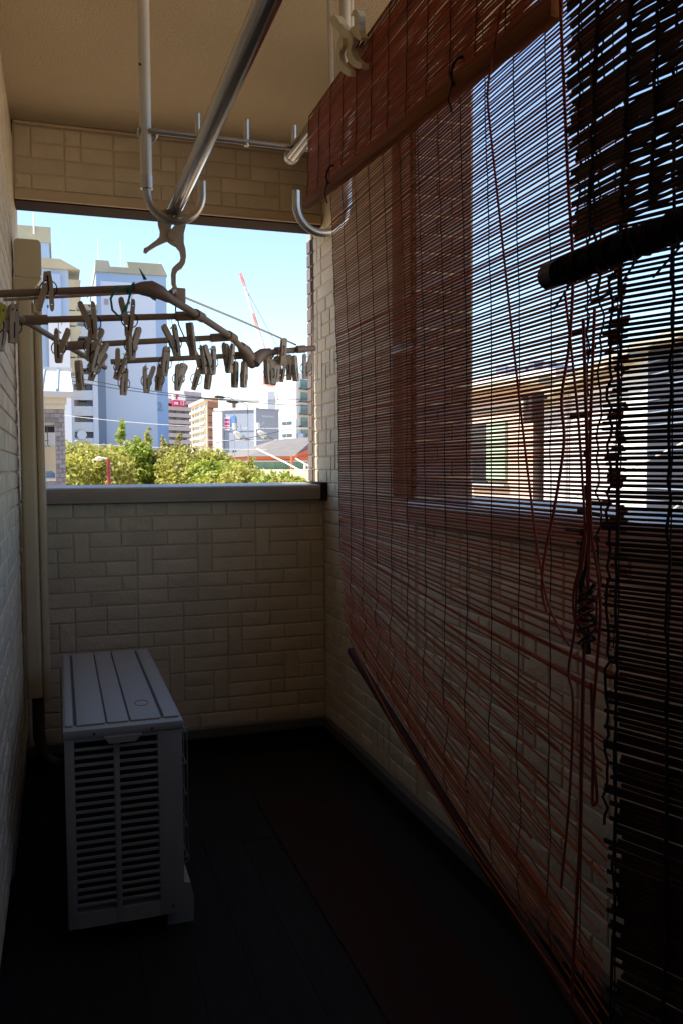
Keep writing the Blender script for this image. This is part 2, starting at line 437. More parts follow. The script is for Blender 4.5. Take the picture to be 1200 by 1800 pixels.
# ------------------------------------------------------------------ air conditioner unit
AX0, AX1, AY0, AY1 = -0.004, 0.262, 2.0, 2.82
ac = empty('air_conditioner', (0.13, 2.41, 0.0), 'off white air conditioner outdoor unit with slotted end panel in the corner', 'air conditioner')
mb = MB(); mb.box(AX0+0.004, AX1-0.004, AY0+0.035, AY1, 0.056, 0.502, 0.004); body = obj('body', mb, 'acwhite', ac, True)
mb = MB(); mb.box(AX0+0.012, AX1-0.03, AY0+0.033, AY0+0.0355, 0.07, 0.498); obj('dark_backing', mb, 'black', body)  # flat black sheet stands in for the dark inside of the unit
# end panel: rim, mullion and one slat between each pair of slots
panel = obj('end_panel', MB().box(AX0, AX0+0.022, AY0, AY0+0.036, 0.056, 0.503, 0.003), 'acwhite', ac, True)
W_ = AX1 - AX0
sx = [(AX0+0.022, AX0+0.109), (AX0+0.122, AX0+0.209)]
for (a, b_, nm) in ((AX0+0.109, AX0+0.122, 'mullion'), (AX0+0.209, AX1, 'side_stile')):
    obj(nm, MB().box(a, b_, AY0, AY0+0.036, 0.056, 0.503, 0.002), 'acwhite', panel, True)
for (a, b_) in sx:
    obj('bottom_rail', MB().box(a, b_, AY0, AY0+0.030, 0.056, 0.092), 'acwhite', panel)
    obj('top_rail', MB().box(a, b_, AY0, AY0+0.030, 0.494, 0.503), 'acwhite', panel)
NS = 22
pz = (0.494 - 0.092) / NS
mslat = MB().box(-0.0435, 0.0435, 0.0, 0.0045, -0.0036, 0.0036, 0.0012).mesh('louvre', 'acwhite', smooth=True)
for (a, b_) in sx:
    for i in range(1, NS):
        inst('louvre', mslat, panel, ((a+b_)/2, AY0+0.0008, 0.092 + pz*i))
    for i in range(NS):                    # rounded slot ends
        for x in (a, b_):
            pass
# lid with raised longitudinal panels
mb = MB(); mb.box(AX0-0.003, AX1+0.004, AY0-0.006, AY1+0.004, 0.5035, 0.524, 0.007); lid = obj('lid', mb, 'acwhite', ac, True)
for (a, b_) in ((0.022, 0.030), (0.094, 0.0985), (0.147, 0.1515), (0.222, 0.229)):
    obj('lid_groove', MB().box(AX0+a, AX0+b_, AY0+0.03, AY1-0.02, 0.5238, 0.5247), 'acgroove', lid)
for (a, b_) in ((0.004, 0.022), (0.0305, 0.094), (0.099, 0.147), (0.152, 0.222), (0.2295, 0.264)):
    obj('lid_panel', MB().box(AX0+a-0.002, AX0+b_-0.002, AY0+0.022, AY1-0.012, 0.522, 0.5285, 0.0025), 'acwhite', lid, True)
mb = MB(); mb.tube([Vector((AX0+0.187+0.016*math.cos(a), AY0+0.16+0.026*math.sin(a), 0.5288)) for a in [i*2*math.pi/20 for i in range(21)]], 0.0008, 5, cap=False); obj('emblem', mb, 'acgroove', lid)
mb = MB(); mb.prism([(0.088, 0.504), (0.172, 0.504), (0.158, 0.489), (0.098, 0.489)], lambda a, c, s: (AX0+a, AY0 + (-0.017, 0.004)[s], c)); obj('handle', mb, 'acwhite', ac)
for x in (0.066, 0.196):
    obj('screw', MB().tube([(AX0+x, AY0-0.0075, 0.512), (AX0+x, AY0-0.002, 0.512)], 0.0035, 8), 'acgroove', ac)
obj('screw', MB().tube([(AX0+0.238, AY0-0.0015, 0.075), (AX0+0.238, AY0+0.003, 0.075)], 0.003, 8), 'acgroove', ac)
mb = MB()
for i in range(5): z = 0.165 + i*0.078; mb.tube([(AX1-0.004, AY0+0.06, z), (AX1+0.016, AY0+0.052, z), (AX1+0.016, AY0+0.56, z), (AX1-0.004, AY0+0.57, z)], 0.0016, 6)
for i in range(9): y = AY0+0.056+i*0.062; mb.tube([(AX1-0.004, y, 0.492), (AX1+0.019, y, 0.485), (AX1+0.019, y, 0.155), (AX1-0.004, y, 0.145)], 0.0016, 6)
obj('fan_guard', mb, 'wire', ac, True)
mb = MB(); mb.tube([(AX1-0.003, AY0+0.31, 0.31), (AX1-0.0035, AY0+0.31, 0.31)], 0.17, 32); obj('fan_opening', mb, 'black', ac)
for y in (AY0+0.055, AY1-0.16):
    mb = MB(); mb.prism([(AX1-0.035, 0), (AX1+0.028, 0), (AX1+0.030, 0.06), (AX1+0.022, 0.098), (AX1+0.003, 0.102), (AX1+0.002, 0.054), (AX1-0.033, 0.054)],
                        lambda a, c, s, y=y: (a, y + (0, 0.1)[s], c)); obj('foot', mb, 'acwhite', ac)

# ------------------------------------------------------------------ ceiling-hung pole holder and poles
YF = 1.85
e = empty('pole_holder', (0.408, YF, CEIL), 'ceiling hung aluminium pole holder with two hooks and crossbar', 'pole holder')
def zr(z): return H + z
for sgn, x in ((1, 0.188), (-1, 0.629)):
    post = obj('post', MB().tube([(x, YF, CEIL), (x, YF, zr(0.60))], 0.0122, 18), 'postwhite', e, True)
    obj('post_collar', MB().tube([(x, YF, zr(0.612)), (x, YF, zr(0.585))], 0.0135, 18), 'alu', post, True)
    cx = x + sgn*0.058
    pts = [(x, YF, zr(0.66)), (x, YF, zr(0.582))] + arc((cx, YF, zr(0.582)), 0.058, 180, 360, 18, (sgn,0,0), (0,0,1))[1:] + [(x+sgn*0.116, YF, zr(0.612))]
    obj('hook', MB().tube(pts, 0.0088, 14), 'alu', e, True)
    obj('ceiling_plate', MB().tube([(x, YF, CEIL), (x, YF, CEIL-0.008)], 0.03, 20), 'postwhite', post, True)
for x, dx in ((0.598, 0.008), (0.652, -0.003)):
    obj('side_rod', MB().tube([(x, YF+0.02, CEIL), (x+dx, YF+0.02, zr(0.70))], 0.006, 10), 'postwhite', e, True)
bar = obj('crossbar', MB().tube([(0.196, YF-0.012, zr(0.701)), (0.640, YF-0.012, zr(0.701))], 0.0062, 12), 'alu', e, True)
obj('crossbar_clamp', MB().tube(arc((0.192, YF, zr(0.70)), 0.017, 150, 400, 12, (1,0,0), (0,-0.6,0.8)), 0.0052, 10), 'alu', e, True)
for x in (0.295, 0.400, 0.506):
    obj('stop_peg', MB().tube([(x, YF-0.012, zr(0.692)), (x, YF-0.012, zr(0.748))], 0.0058, 12), 'alu', bar, True)
obj('screw_hole', MB().tube([(0.1785, YF-0.0085, zr(0.835)), (0.1770, YF-0.0105, zr(0.835))], 0.003, 8), 'acgroove', e)
def pole(x, z, y1, label, y0=-0.9):
    t = empty('drying_pole', (x, y1, z), label, 'drying pole')
    obj('tube', MB().tube([(x, y0, z), (x, y1, z)], 0.0158, 28), 'steel', t, True)
    obj('end_cap', MB().tube([(x, y1-0.012, z), (x, y1+0.006, z)], 0.0168, 28), 'alu', t, True)
pole(0.246, zr(0.5495), 1.905, 'long stainless drying pole resting in the left ceiling hook')
PZ = zr(0.699)
pole(0.513, PZ, 1.885, 'stainless drying pole that both blinds hang over')

# ------------------------------------------------------------------ pinch hanger with pegs
hg = empty('pinch_hanger', (0.25, 1.9, 1.45), 'taupe folding pinch hanger hung from the left pole, full of pegs', 'clothes hanger')
A = P(285, 517, 1.64); B_ = P(437, 624, 2.2)
spine = [A, P(350, 555, 1.83), P(407, 592, 2.02), B_]
Lr = [P(-14, 527, 1.60), P(42, 563, 1.79), P(118, 608, 2.0), P(185, 646, 2.2)]
obj('spine_rail', MB().tube(spine, 0.0078, 12), 'taupe', hg, True)
obj('left_rail', MB().tube(Lr, 0.0062, 10), 'taupe', hg, True)
bars = []
ends = [(P(-14, 517, 1.60), P(255, 506, 1.635)), (Lr[1], spine[1]), (Lr[2], spine[2]), (P(195, 636, 2.2), B_)]
for i, (a, b_) in enumerate(ends):
    obj('crossbar', MB().tube([a, b_], 0.0066, 12), 'taupe', hg, True); bars.append((a, b_))
# joints
for p, q in ((spine[1], spine[0]), (spine[2], spine[1]), (spine[3], spine[2])):
    d = (q - p).normalized()
    obj('joint_sleeve', MB().tube([p - d*0.022, p + d*0.022], 0.0108, 14), 'taupe', hg, True)
    l = bars[[spine[1], spine[2], spine[3]].index(p) + 1]
    d2 = (l[0] - l[1]).normalized()
    obj('joint_sleeve', MB().tube([p, p + d2*0.05], 0.0100, 14), 'taupe', hg, True)
for p, l in ((Lr[1], bars[1]), (Lr[2], bars[2])):
    d2 = (l[1] - l[0]).normalized()
    obj('joint_sleeve', MB().tube([p - d2*0.012, p + d2*0.045], 0.0098, 12), 'taupe', hg, True)
# shoulder casting where the near bar turns into the spine
s0 = P(236, 507, 1.63)
mb = MB(); pts = [s0, P(250, 507, 1.632), P(266, 508, 1.635), P(282, 514, 1.64), P(298, 525, 1.66)]
rs = [0.008, 0.0125, 0.0155, 0.0135, 0.0088]
def vtube(mb, pts, rs, n=14):
    b0 = len(mb.v)
    for i, p in enumerate(pts):
        t = (Vector(pts[min(i+1, len(pts)-1)]) - Vector(pts[max(i-1, 0)])).normalized()
        nx = t.cross(Vector((0,0,1))).normalized(); ny = t.cross(nx)
        for k_ in range(n):
            a = 2*math.pi*k_/n; mb.v.append(tuple(Vector(p) + nx*math.cos(a)*rs[i] + ny*math.sin(a)*rs[i]))
    for i in range(len(pts)-1):
        for k_ in range(n):
            a0 = b0+i*n+k_; a1 = b0+i*n+(k_+1) % n; mb.f.append((a0, a1, a1+n, a0+n))
    mb.f.append(tuple(b0+k_ for k_ in range(n))); mb.f.append(tuple(b0+(len(pts)-1)*n+k_ for k_ in range(n)))
    return mb
obj('shoulder', vtube(mb, pts, rs), 'taupe', hg, True)
# far knuckle and the short arm on the right
mb = MB(); vtube(mb, [P(424, 608, 2.15), P(432, 618, 2.18), P(440, 632, 2.2), P(447, 641, 2.21)], [0.011, 0.017, 0.019, 0.014]); obj('knuckle', mb, 'taupe', hg, True)
ra, rb = P(452, 630, 2.2), P(553, 612, 2.24)
mb = MB(); vtube(mb, [P(449, 640, 2.19), P(452, 630, 2.2), P(462, 622, 2.205), P(476, 618, 2.21)], [0.012, 0.017, 0.0145, 0.0095]); obj('knuckle', mb, 'taupe', hg, True)
obj('arm', MB().tube([P(462, 621, 2.205), rb], 0.0078, 12), 'taupe', hg, True)
for u in (484, 522): obj('arm_ring', MB().tube([P(u, 617 - (u-484)*0.07, 2.215), P(u+14, 616 - (u-484)*0.07, 2.22)], 0.0102, 12), 'taupe', hg, True)
# hub, stay, cord
mb = MB(); c = P(311, 517, 1.87); mb.box(c.x-0.012, c.x+0.018, c.y-0.012, c.y+0.012, c.z-0.020, c.z+0.012, 0.003); hub = obj('hub', mb, 'peg', hg, True)
obj('link', MB().tube([P(300, 514, 1.66), P(306, 510, 1.78), c], 0.005, 8), 'taupe', hg, True)
obj('stay', MB().tube([c, P(420, 562, 2.02), P(520, 606, 2.225)], 0.0024, 8), 'alu', hg, True)
obj('cord', MB().tube([c, P(309, 545, 1.9), P(315, 572, 1.95), P(332, 610, 2.05)], 0.0016, 6), 'springblack', hg, True)
obj('stay', MB().tube([P(8, 527, 1.62), P(120, 521, 1.66), P(250, 514, 1.68)], 0.0028, 8), 'peg', hg, True)
# clip-hook that grips the pole
CY = 1.885
ch = empty('clip_hook', (0.25, CY, zr(0.5))); ch.parent = hg; ch.location = Vector((0.25, CY, zr(0.5))) - wloc(hg)
def outline(pts, y0, y1, nm, m, parent):
    b = MB(); b.prism([(p.x, p.z) for p in pts], lambda a, c_, s: (a, (y0, y1)[s], c_)); return obj(nm, b, m, parent)
def Q(l): return [P(u, v, CY) for u, v in l]
outline(Q([(283,372),(292,370),(296,380),(303,392),(300,402),(303,414),(303,424),(296,425),(288,428),(275,434),(262,442),(257,447),(252,444),(253,438),(258,436),(266,430),(274,424),(280,418),(281,408),(278,398),(277,388)]), CY-0.010, CY-0.001, 'jaw', 'peg', ch)
outline(Q([(326,372),(318,372),(313,388),(306,398),(301,404),(293,410),(292,418),(294,424),(302,430),(310,434),(316,442),(318,452),(316,460),(309,466),(303,472),(301,482),(302,500),(309,500),(309,484),(312,477),(320,472),(325,464),(327,452),(326,440),(323,428),(323,412),(326,400),(328,385)]), CY-0.007, CY+0.005, 'jaw', 'peg', ch)
cz = P(303, 416, CY)
obj('rivet', MB().tube([cz + Vector((0, -0.0125, 0)), cz + Vector((0, 0.006, 0))], 0.011, 18), 'peg', ch, True)
a_, b_ = P(305, 496, CY), c
obj('hook_stem', MB().tube([a_, b_], 0.005, 10), 'peg', ch, True)

# pegs: two crossing arms, a ring spring and a wire hook
def arm_mesh(open_):
    b = MB()
    # outline of one arm in x-z, hole shown as a slot; hanging point at z = 0, jaw at the bottom
    o = [(-0.0045, -0.002), (-0.0022, 0.0015), (0.0022, 0.0015), (0.0045, -0.002), (0.0062, -0.028), (0.0075, -0.048), (0.0068, -0.068), (-0.0030, -0.068), (-0.0038, -0.045), (-0.0055, -0.028)]
    b.prism(o, lambda a, c_, s: (a, (-0.0042, 0.0042)[s], c_))
    return b
def eyed(o, cx_, cz_, r_, side, th):
    # outline o with an open eye: a keyhole loop joins the rim to the eye
    k0 = min(range(len(o)), key=lambda i_: (o[i_][0]-cx_)**2 + (o[i_][1]-cz_)**2)
    ar = sum(o[i_][0]*o[(i_+1) % len(o)][1] - o[(i_+1) % len(o)][0]*o[i_][1] for i_ in range(len(o)))
    d_ = -1 if ar > 0 else 1
    a0 = math.atan2(o[k0][1]-cz_, o[k0][0]-cx_)
    hole = [(cx_ + r_*math.cos(a0 + d_*2*math.pi*i_/8), cz_ + 1.5*r_*math.sin(a0 + d_*2*math.pi*i_/8)) for i_ in range(9)]
    full = o[:k0+1] + hole + o[k0:]
    b = MB(); b.prism([(a*side, c_) for a, c_ in full], lambda a, c_, s: (a, (-th, th)[s], c_)); return b
def bent_arm(side):
    o = [(-0.001, -0.068), (0.0062, -0.0675), (0.0085, -0.052), (0.0115, -0.040), (0.0235, -0.007), (0.0235, -0.001), (0.0195, 0.0025), (0.0150, 0.001), (0.0125, -0.006), (0.0020, -0.033), (-0.001, -0.046)]
    return eyed(o, 0.0045, -0.050, 0.0022, side, 0.0055)
def slim_arm(side):
    o = [(-0.0005, -0.068), (0.0062, -0.068), (0.0082, -0.046), (0.0078, -0.008), (0.0066, -0.001), (0.0030, 0.002), (0.0002, -0.001), (-0.0005, -0.008), (-0.0005, -0.04)]
    return eyed(o, 0.0038, -0.010, 0.0017, side, 0.0068)
me_arm = [bent_arm(1).mesh('peg_arm', 'peg'), bent_arm(-1).mesh('peg_arm', 'peg')]
me_slim = [slim_arm(1).mesh('peg_arm', 'peg'), slim_arm(-1).mesh('peg_arm', 'peg')]
me_yel = [slim_arm(1).mesh('peg_arm', 'pegyellow'), slim_arm(-1).mesh('peg_arm', 'pegyellow')]
me_ring = MB().tube(arc((0,0,-0.038), 0.0150, 0, 356, 26, (1,0,0), (0,0,1)), 0.0012, 6, cap=False).mesh('spring', 'springblack', smooth=True)
me_slot = MB().box(-0.0012, 0.0012, -0.0074, 0.0074, -0.06, -0.032).mesh('slot', 'springblack')
me_pin = MB().tube([(0.0034,-0.0062,-0.006), (0.0034,0.0062,-0.006)], 0.0015, 8).mesh('pin', 'hookwire')
me_hook = MB().tube([(0,0,-0.006), (0,0,0.008)] + arc((0.003,0,0.012), 0.0035, 200, -60, 10, (1,0,0), (0,0,1)), 0.0007, 6).mesh('peg_hook', 'hookwire', smooth=True)
def peg(pos, yaw, tilt, kind, up=False, s=1.0, yellow=False):
    q = empty('clothes_peg', pos); q.parent = hg; q.location = Vector(pos) - wloc(hg)
    q.rotation_euler = (rnd.uniform(-0.08, 0.08), math.radians(tilt) + (math.pi if up else 0), math.radians(yaw)); q.scale = (s, s, s)
    for i in (0, 1):
        if kind == 'x':
            o = bpy.data.objects.new('peg_arm', (me_slim if i else me_arm)[i])
        else:
            o = bpy.data.objects.new('peg_arm', (me_yel if yellow else me_slim)[i])
        COL.objects.link(o); o.parent = q
    for nm, me in (('spring', me_ring), ('slot', me_slot), ('pin', me_pin)) + ((('peg_hook', me_hook),) if not up else ()):
        o = bpy.data.objects.new(nm, me); COL.objects.link(o); o.parent = q
        if nm == 'spring': o.rotation_euler = (0, 0, math.radians(rnd.uniform(-15, 15)))
    if yellow: q['label'] = 'yellow green clothes peg'
    return q
def on(bar, u):
    a, b_ = bar
    lo, hi = 0.0, 1.0
    t = 0.5
    def px(p):
        d = Vector((p.x, p.y, p.z - H)); return 600 + FPX*d.dot(CX)/d.dot(CF)
    for _ in range(30):
        t = (lo+hi)/2
        if px(a + (b_-a)*t) < u: lo = t
        else: hi = t
    return a + (b_-a)*t
armbar = (P(462, 621, 2.205), rb)
railbar1 = (Lr[0], Lr[1]); railbar3 = (Lr[2], Lr[3]); spinebar = (spine[2], spine[3])
S = 0.98
for (br, u, dz, yaw, tilt, kind) in (
    (bars[0], 24, -0.020, 20, 0, 's'), (bars[0], 160, -0.022, 180, 3, 'x'), (bars[0], 231, -0.022, 180, -4, 'x'),
    (bars[0], 4, -0.034, 40, 6, 's'),
    (bars[1], 103, -0.020, 0, 0, 'x'), (bars[1], 163, -0.020, 0, 6, 'x'), (bars[1], 229, -0.020, 20, -2, 'x'),
    (bars[1], 303, -0.018, 180, 4, 'x'), (bars[1], 333, -0.016, 70, -6, 's'), (bars[1], 174, -0.045, 30, 15, 'x'),
    (bars[2], 172, -0.018, 0, 12, 'x'), (bars[2], 222, -0.022, 180, -22, 'x'), (bars[2], 293, -0.016, 20, 3, 's'),
    (bars[2], 352, -0.018, 160, 10, 'x'), (bars[2], 373, -0.020, 200, 0, 'x'), (bars[2], 396, -0.018, 60, -12, 's'),
    (bars[3], 220, -0.018, 10, 5, 's'), (bars[3], 257, -0.016, 0, 0, 'x'), (bars[3], 284, -0.014, 150, -12, 's'),
    (bars[3], 314, -0.016, 20, 4, 'x'), (bars[3], 322, -0.014, 200, -18, 's'), (bars[3], 370, -0.018, 60, 12, 's'),
    (bars[3], 352, -0.020, 0, 15, 's'), (bars[3], 414, -0.016, 120, -4, 's'), (bars[3], 430, -0.018, 30, 5, 's'),
    (railbar3, 138, -0.020, 60, 0, 's'), (spinebar, 403, -0.018, 150, -8, 'x'),
    (armbar, 469, -0.016, 30, 4, 's'), (armbar, 478, -0.020, 100, 10, 's'), (armbar, 487, -0.014, 20, 2, 's'),
    (armbar, 500, -0.016, 170, -6, 'x'), (armbar, 517, -0.016, 40, -4, 's'), (armbar, 537, -0.014, 0, 0, 'x'), (armbar, 508, -0.012, 60, -14, 's')):
    p = on(br, u) + Vector((0, rnd.uniform(-0.004, 0.004), dz))
    peg(p, yaw + rnd.uniform(-12, 12), tilt + rnd.uniform(-3, 3), kind, s=S)
peg(on(bars[0], 88) + Vector((0, -0.012, -0.034)), 0, -3, 'x', up=True, s=S)
peg(P(468, 634, 2.2), 60, 62, 's', up=True); peg(P(496, 640, 2.2), 100, -20, 's', up=True)
peg(P(4, 536, 1.58), 20, 18, 's', s=0.95, yellow=True)
# teal tape tied round the near bar
a_ = on(bars[0], 230)
tp = obj('tape_tie', MB().tube([a_ + Vector((0.006*math.cos(t), 0.010*math.sin(t), 0.010*math.cos(t))) for t in [i*0.6 for i in range(12)]], 0.0022, 6), 'teal', hg, True)
obj('tape_tail', MB().tube([on(bars[0], 228), P(205, 505, 1.60), P(195, 525, 1.60), P(198, 545, 1.60), P(210, 557, 1.60), P(222, 545, 1.61), P(230, 515, 1.62)], 0.0021, 6), 'teal', hg, True)
obj('tape_tail', MB().tube([on(bars[0], 231), P(226, 530, 1.61), P(216, 550, 1.61)], 0.0019, 6), 'teal', hg, True)
mb = MB(); mb.poly([P(245, 472, 1.61), P(253, 492, 1.615), P(259, 491, 1.615), P(246, 471, 1.615)], [(0,1,2,3)]); mb.poly([P(258, 517, 1.60), P(276, 523, 1.60), P(274, 529, 1.60), P(268, 526, 1.60)], [(0,1,2,3)])
for f in mb.f:
    q = [Vector(mb.v[i]) for i in f]
    mb2 = MB(); mb2.poly(q + [p + Vector((0, 0.0012, 0)) for p in q], [(0,1,2,3),(7,6,5,4),(0,4,5,1),(1,5,6,2),(2,6,7,3),(3,7,4,0)])
    obj('tape_flag', mb2, 'teal', hg)

# ------------------------------------------------------------------ blinds
def prism_path(mb, pts, hw, ht):
    # slat: rhombic bar along pts, half-height hw (z) and half-thickness ht (x)
    b0 = len(mb.v)
    for (x, y, z) in pts: mb.v += [(x-ht, y, z), (x, y, z+hw), (x+ht, y, z), (x, y, z-hw)]
    n = len(pts)
    for i in range(n-1):
        for k_ in range(4):
            a = b0+i*4+k_; c_ = b0+i*4+(k_+1) % 4
            mb.f.append((a, a+4, c_+4, c_))
    mb.f.append((b0, b0+1, b0+2, b0+3)); e_ = b0+(n-1)*4; mb.f.append((e_+3, e_+2, e_+1, e_))
def slat_path(r, ya, yb, za, zb, x, sag=0.0, n=6, jit=0.0007, xj=0.0012, bow=0.0):
    ph = r.uniform(0, 6.28); am = r.uniform(0.2, 1)*jit; f = r.uniform(0.6, 1.8)
    out = []
    for i in range(n+1):
        t = i/n
        z = za + (zb-za)*t - sag*4*t*(1-t) + am*math.sin(ph + t*6.28*f)
        out.append((x + bow*4*t*(1-t) + r.uniform(-1, 1)*xj*0.3, ya + (yb-ya)*t, z))
    return out
def zat(path, y):
    for a, b_ in zip(path[:-1], path[1:]):
        if (a[1]-y)*(b_[1]-y) <= 0 and a[1] != b_[1]:
            t = (y-a[1])/(b_[1]-a[1]); return Vector(a) + (Vector(b_)-Vector(a))*t
    return None
def make_blind(root, main, flap, ys, m, strings_m, hw, limit=300, flapfirst=True):
    order = (flap + main) if flapfirst else main
    rest = MB()
    for i, (path, h_) in enumerate(order):
        if i < limit:
            b = MB(); prism_path(b, path, h_, 0.0011)
            obj('slat', b, m, root, fix=False, loc=path[0])
        else: prism_path(rest, path, h_, 0.0011)
    if rest.v: stuff(obj('lower_slats', rest, m, root, fix=False))
    for grp, dx in ((main, -0.0022), (flap, -0.0022)):
        for y in ys:
            pts = []
            for i, (path, h_) in enumerate(grp):
                p = zat(path, y)
                if p is not None and (i % 5 == 0 or i == len(grp)-1): pts.append(p + Vector((dx, rnd.uniform(-0.0008, 0.0008), 0)))
            if len(pts) > 2: obj('warp_string', MB().tube(pts, 0.00075, 5), strings_m, root, fix=False)

r = random.Random(5)
PXc = 0.513
Y0, Y1 = 0.735, 1.675
HL = []
main1, flap1 = [], []
# slats bent round the pole
def wrap(lst, a0, a1, n, ya, yb, rad=0.0195, hw=0.0017):
    for i in range(n):
        a = math.radians(a0 + (a1-a0)*i/max(1, n-1))
        x = PXc + rad*math.cos(a); z = PZ + rad*math.sin(a)
        lst.append((slat_path(r, ya, yb, z, z, x, jit=0.0004), hw))
wrap(flap1, 100, 172, 6, Y0+0.03, Y1+0.0)
NF = 42
for i in range(NF):
    t = (i+1)/NF
    zl = PZ - 0.004 - (PZ - 0.004 - zr(0.545))*t + r.uniform(-1, 1)*0.0008
    zrr = PZ - 0.004 - (PZ - 0.004 - zr(0.478))*t + r.uniform(-1, 1)*0.0012
    flap1.append((slat_path(r, Y0+r.uniform(0, 0.02), Y1+r.uniform(-0.006, 0.008), zrr, zl, 0.4925 - 0.004*t + r.uniform(-1, 1)*0.0008), 0.00205 + r.uniform(-1, 1)*0.0004))
wrap(main1, 82, 10, 6, Y0, Y1)
z = PZ - 0.006
while z > zr(-0.085):
    z -= 0.0048 + r.uniform(-0.0004, 0.0004) + (0.0012 if r.random() < 0.03 else 0)
    t = (PZ - z)/0.8
    x = 0.5325 + 0.018*min(1, t*1.5) + r.uniform(-1, 1)*0.0008
    tl = r.uniform(-1, 1)*0.0003
    main1.append((slat_path(r, Y0+r.uniform(-0.006, 0.01), Y1+r.uniform(-0.006, 0.006), z+tl, z-tl, x, jit=0.0003), 0.00162 + r.uniform(-1, 1)*0.0003))
zl = z; zrt = z; k = 0
NLOW = 82
lowL = zr(-0.352); lowR = zr(-0.615)
stepL = (zl - lowL)/NLOW
gaps = [0.0056 + i*0.0001 if i < 16 else r.choice((0.0018, 0.0022, 0.003, 0.005, 0.012, 0.019)) if i < 58 else r.choice((0.0012, 0.002, 0.003, 0.005)) for i in range(NLOW)]
gs = (zrt - lowR)/sum(gaps)
for i in range(NLOW):
    f_ = i/NLOW
    zl -= stepL*(1.25 - 0.5*f_) + r.uniform(-1, 1)*0.0006
    zrt -= gaps[i]*gs
    dr = r.uniform(-1, 1)*0.014*f_
    yend = (0.76 + r.choice((0, 0, 0.01, 0.03, 0.09, 0.16))) if f_ > 0.25 else Y0 + r.uniform(-0.006, 0.03)
    x = 0.551 + r.uniform(-1, 1)*(0.001 + 0.006*f_)
    zz = zrt + dr; full = 0.785
    # a slat that broke short keeps its slope
    zz_end = zl + (zz - zl)*(Y1 - yend)/(Y1 - full)
    main1.append((slat_path(r, yend, Y1 + r.uniform(-0.012, 0.004) - 0.055*f_*f_, zz_end, zl, x, sag=r.uniform(-0.012, 0.022)*f_, jit=0.0012+0.002*f_, bow=r.uniform(-1, 1)*0.010*f_), 0.00150 + r.uniform(-1, 1)*0.0003))
b1 = empty('bamboo_blind', (PXc, (Y0+Y1)/2, zr(-0.65)), 'red brown bamboo blind on the pole, its torn lower half sagging to the right', 'blind', 'bamboo blinds on the pole')
ys1 = [Y1 - 0.006 - 0.0725*i for i in range(12)] + [0.80, Y0+0.012]
make_blind(b1, main1, flap1, ys1, 'slat', 'string', 0.0017)
hr = obj('head_rail', MB().box(-0.0085, 0.0085, -0.4625, 0.4625, -0.0105, 0.0105, 0.0055), 'rail', b1, True, loc=(0,0,0))
pa, pb = Vector((0.488, 0.768, zr(0.462))), Vector((0.488, 1.69, zr(0.533)))
hr.location = (pa+pb)/2 - wloc(b1); hr.rotation_euler = (math.atan2(pb.z-pa.z, pb.y-pa.y), 0, 0)
for y in (0.985, 1.505):
    c = pa + (pb-pa)*((y-pa.y)/(pb.y-pa.y))
    obj('cord_loop', MB().tube([c + Vector((0.013*math.cos(a), 0.004*math.sin(2.1*a), 0.0185*math.sin(a) + 0.012)) for a in [i*0.5 for i in range(26)]], 0.0016, 6), 'darkcord', b1, True)
    obj('cord_tail', MB().tube([c + Vector((-0.012, 0, 0.0)), c + Vector((-0.014, 0.008, -0.018)), c + Vector((-0.011, 0.004, -0.036))], 0.0013, 6), 'darkcord', b1, True)
qa, qb = Vector((0.550, 0.66, zr(-0.680))), Vector((0.552, 1.612, zr(-0.372)))
br_ = obj('bottom_rail', MB().box(-0.0065, 0.0065, -0.5, 0.5, -0.0062, 0.0062, 0.002), 'raillow', b1, True, loc=(0,0,0))
br_.location = (qa+qb)/2 - wloc(b1); br_.rotation_euler = (math.atan2(qb.z-qa.z, qb.y-qa.y), 0, 0)

# second blind, nearer, draped lower
main2, flap2 = [], []
Z0, Z1 = -0.16, 0.702
wrap(flap2, 105, 172, 5, Z0, Z1+0.01, 0.0205, 0.002)
z = PZ - 0.005
while z > zr(0.215):
    z -= 0.0047 + r.uniform(-0.0014, 0.0014)
    flap2.append((slat_path(r, Z0, Z1 + 0.010 + 0.05*(z - zr(0.2))/0.5 + r.uniform(-0.010, 0.010), z + r.uniform(-1, 1)*0.002, z + r.uniform(-1, 1)*0.002, 0.4905 - 0.018*(PZ-z)/0.5 + r.uniform(-1, 1)*0.001, jit=0.0016), 0.0021 + r.uniform(-1, 1)*0.0004))
wrap(main2, 78, 8, 5, Z0, Z1, 0.0205, 0.002)
z = PZ - 0.006
while z > 0.012:
    z -= 0.0051 + r.uniform(-0.0005, 0.0005)
    low = max(0.0, (zr(-0.12) - z)/1.0)
    yend = Z1 - 0.008 + r.uniform(-0.010, 0.010) - 0.015*min(1, low*1.6)
    sw_ = 0.42*min(1.0, max(0.0, (PZ - z - 0.05)/0.40))
    pth = (slat_path(r, Z0, yend, z - 0.03*low, z + 0.02*low, 0.5325 - 0.032*min(1, (PZ-z)/0.45) + r.uniform(-1, 1)*0.0008, jit=0.0008, bow=0.012*low)); pth = [(x_ + sw_*(Z1 - y_) - 0.10*sw_*(Z1-y_)*(Z1-y_), y_, z_) for x_, y_, z_ in pth]
    main2.append((pth, 0.00165 + 0.0011*min(1.0, low*3.5) + r.uniform(-1, 1)*0.0003))
b2 = empty('bamboo_blind', (PXc, (Z0+Z1)/2, 0.0), 'dark bamboo blind at the right edge, nearest the camera, its rail coloured dark for shadow', 'blind', 'bamboo blinds on the pole')
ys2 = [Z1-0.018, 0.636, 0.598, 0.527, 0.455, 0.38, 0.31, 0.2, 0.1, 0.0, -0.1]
make_blind(b2, main2, flap2, ys2, 'slat2', 'darkcord', 0.0018)
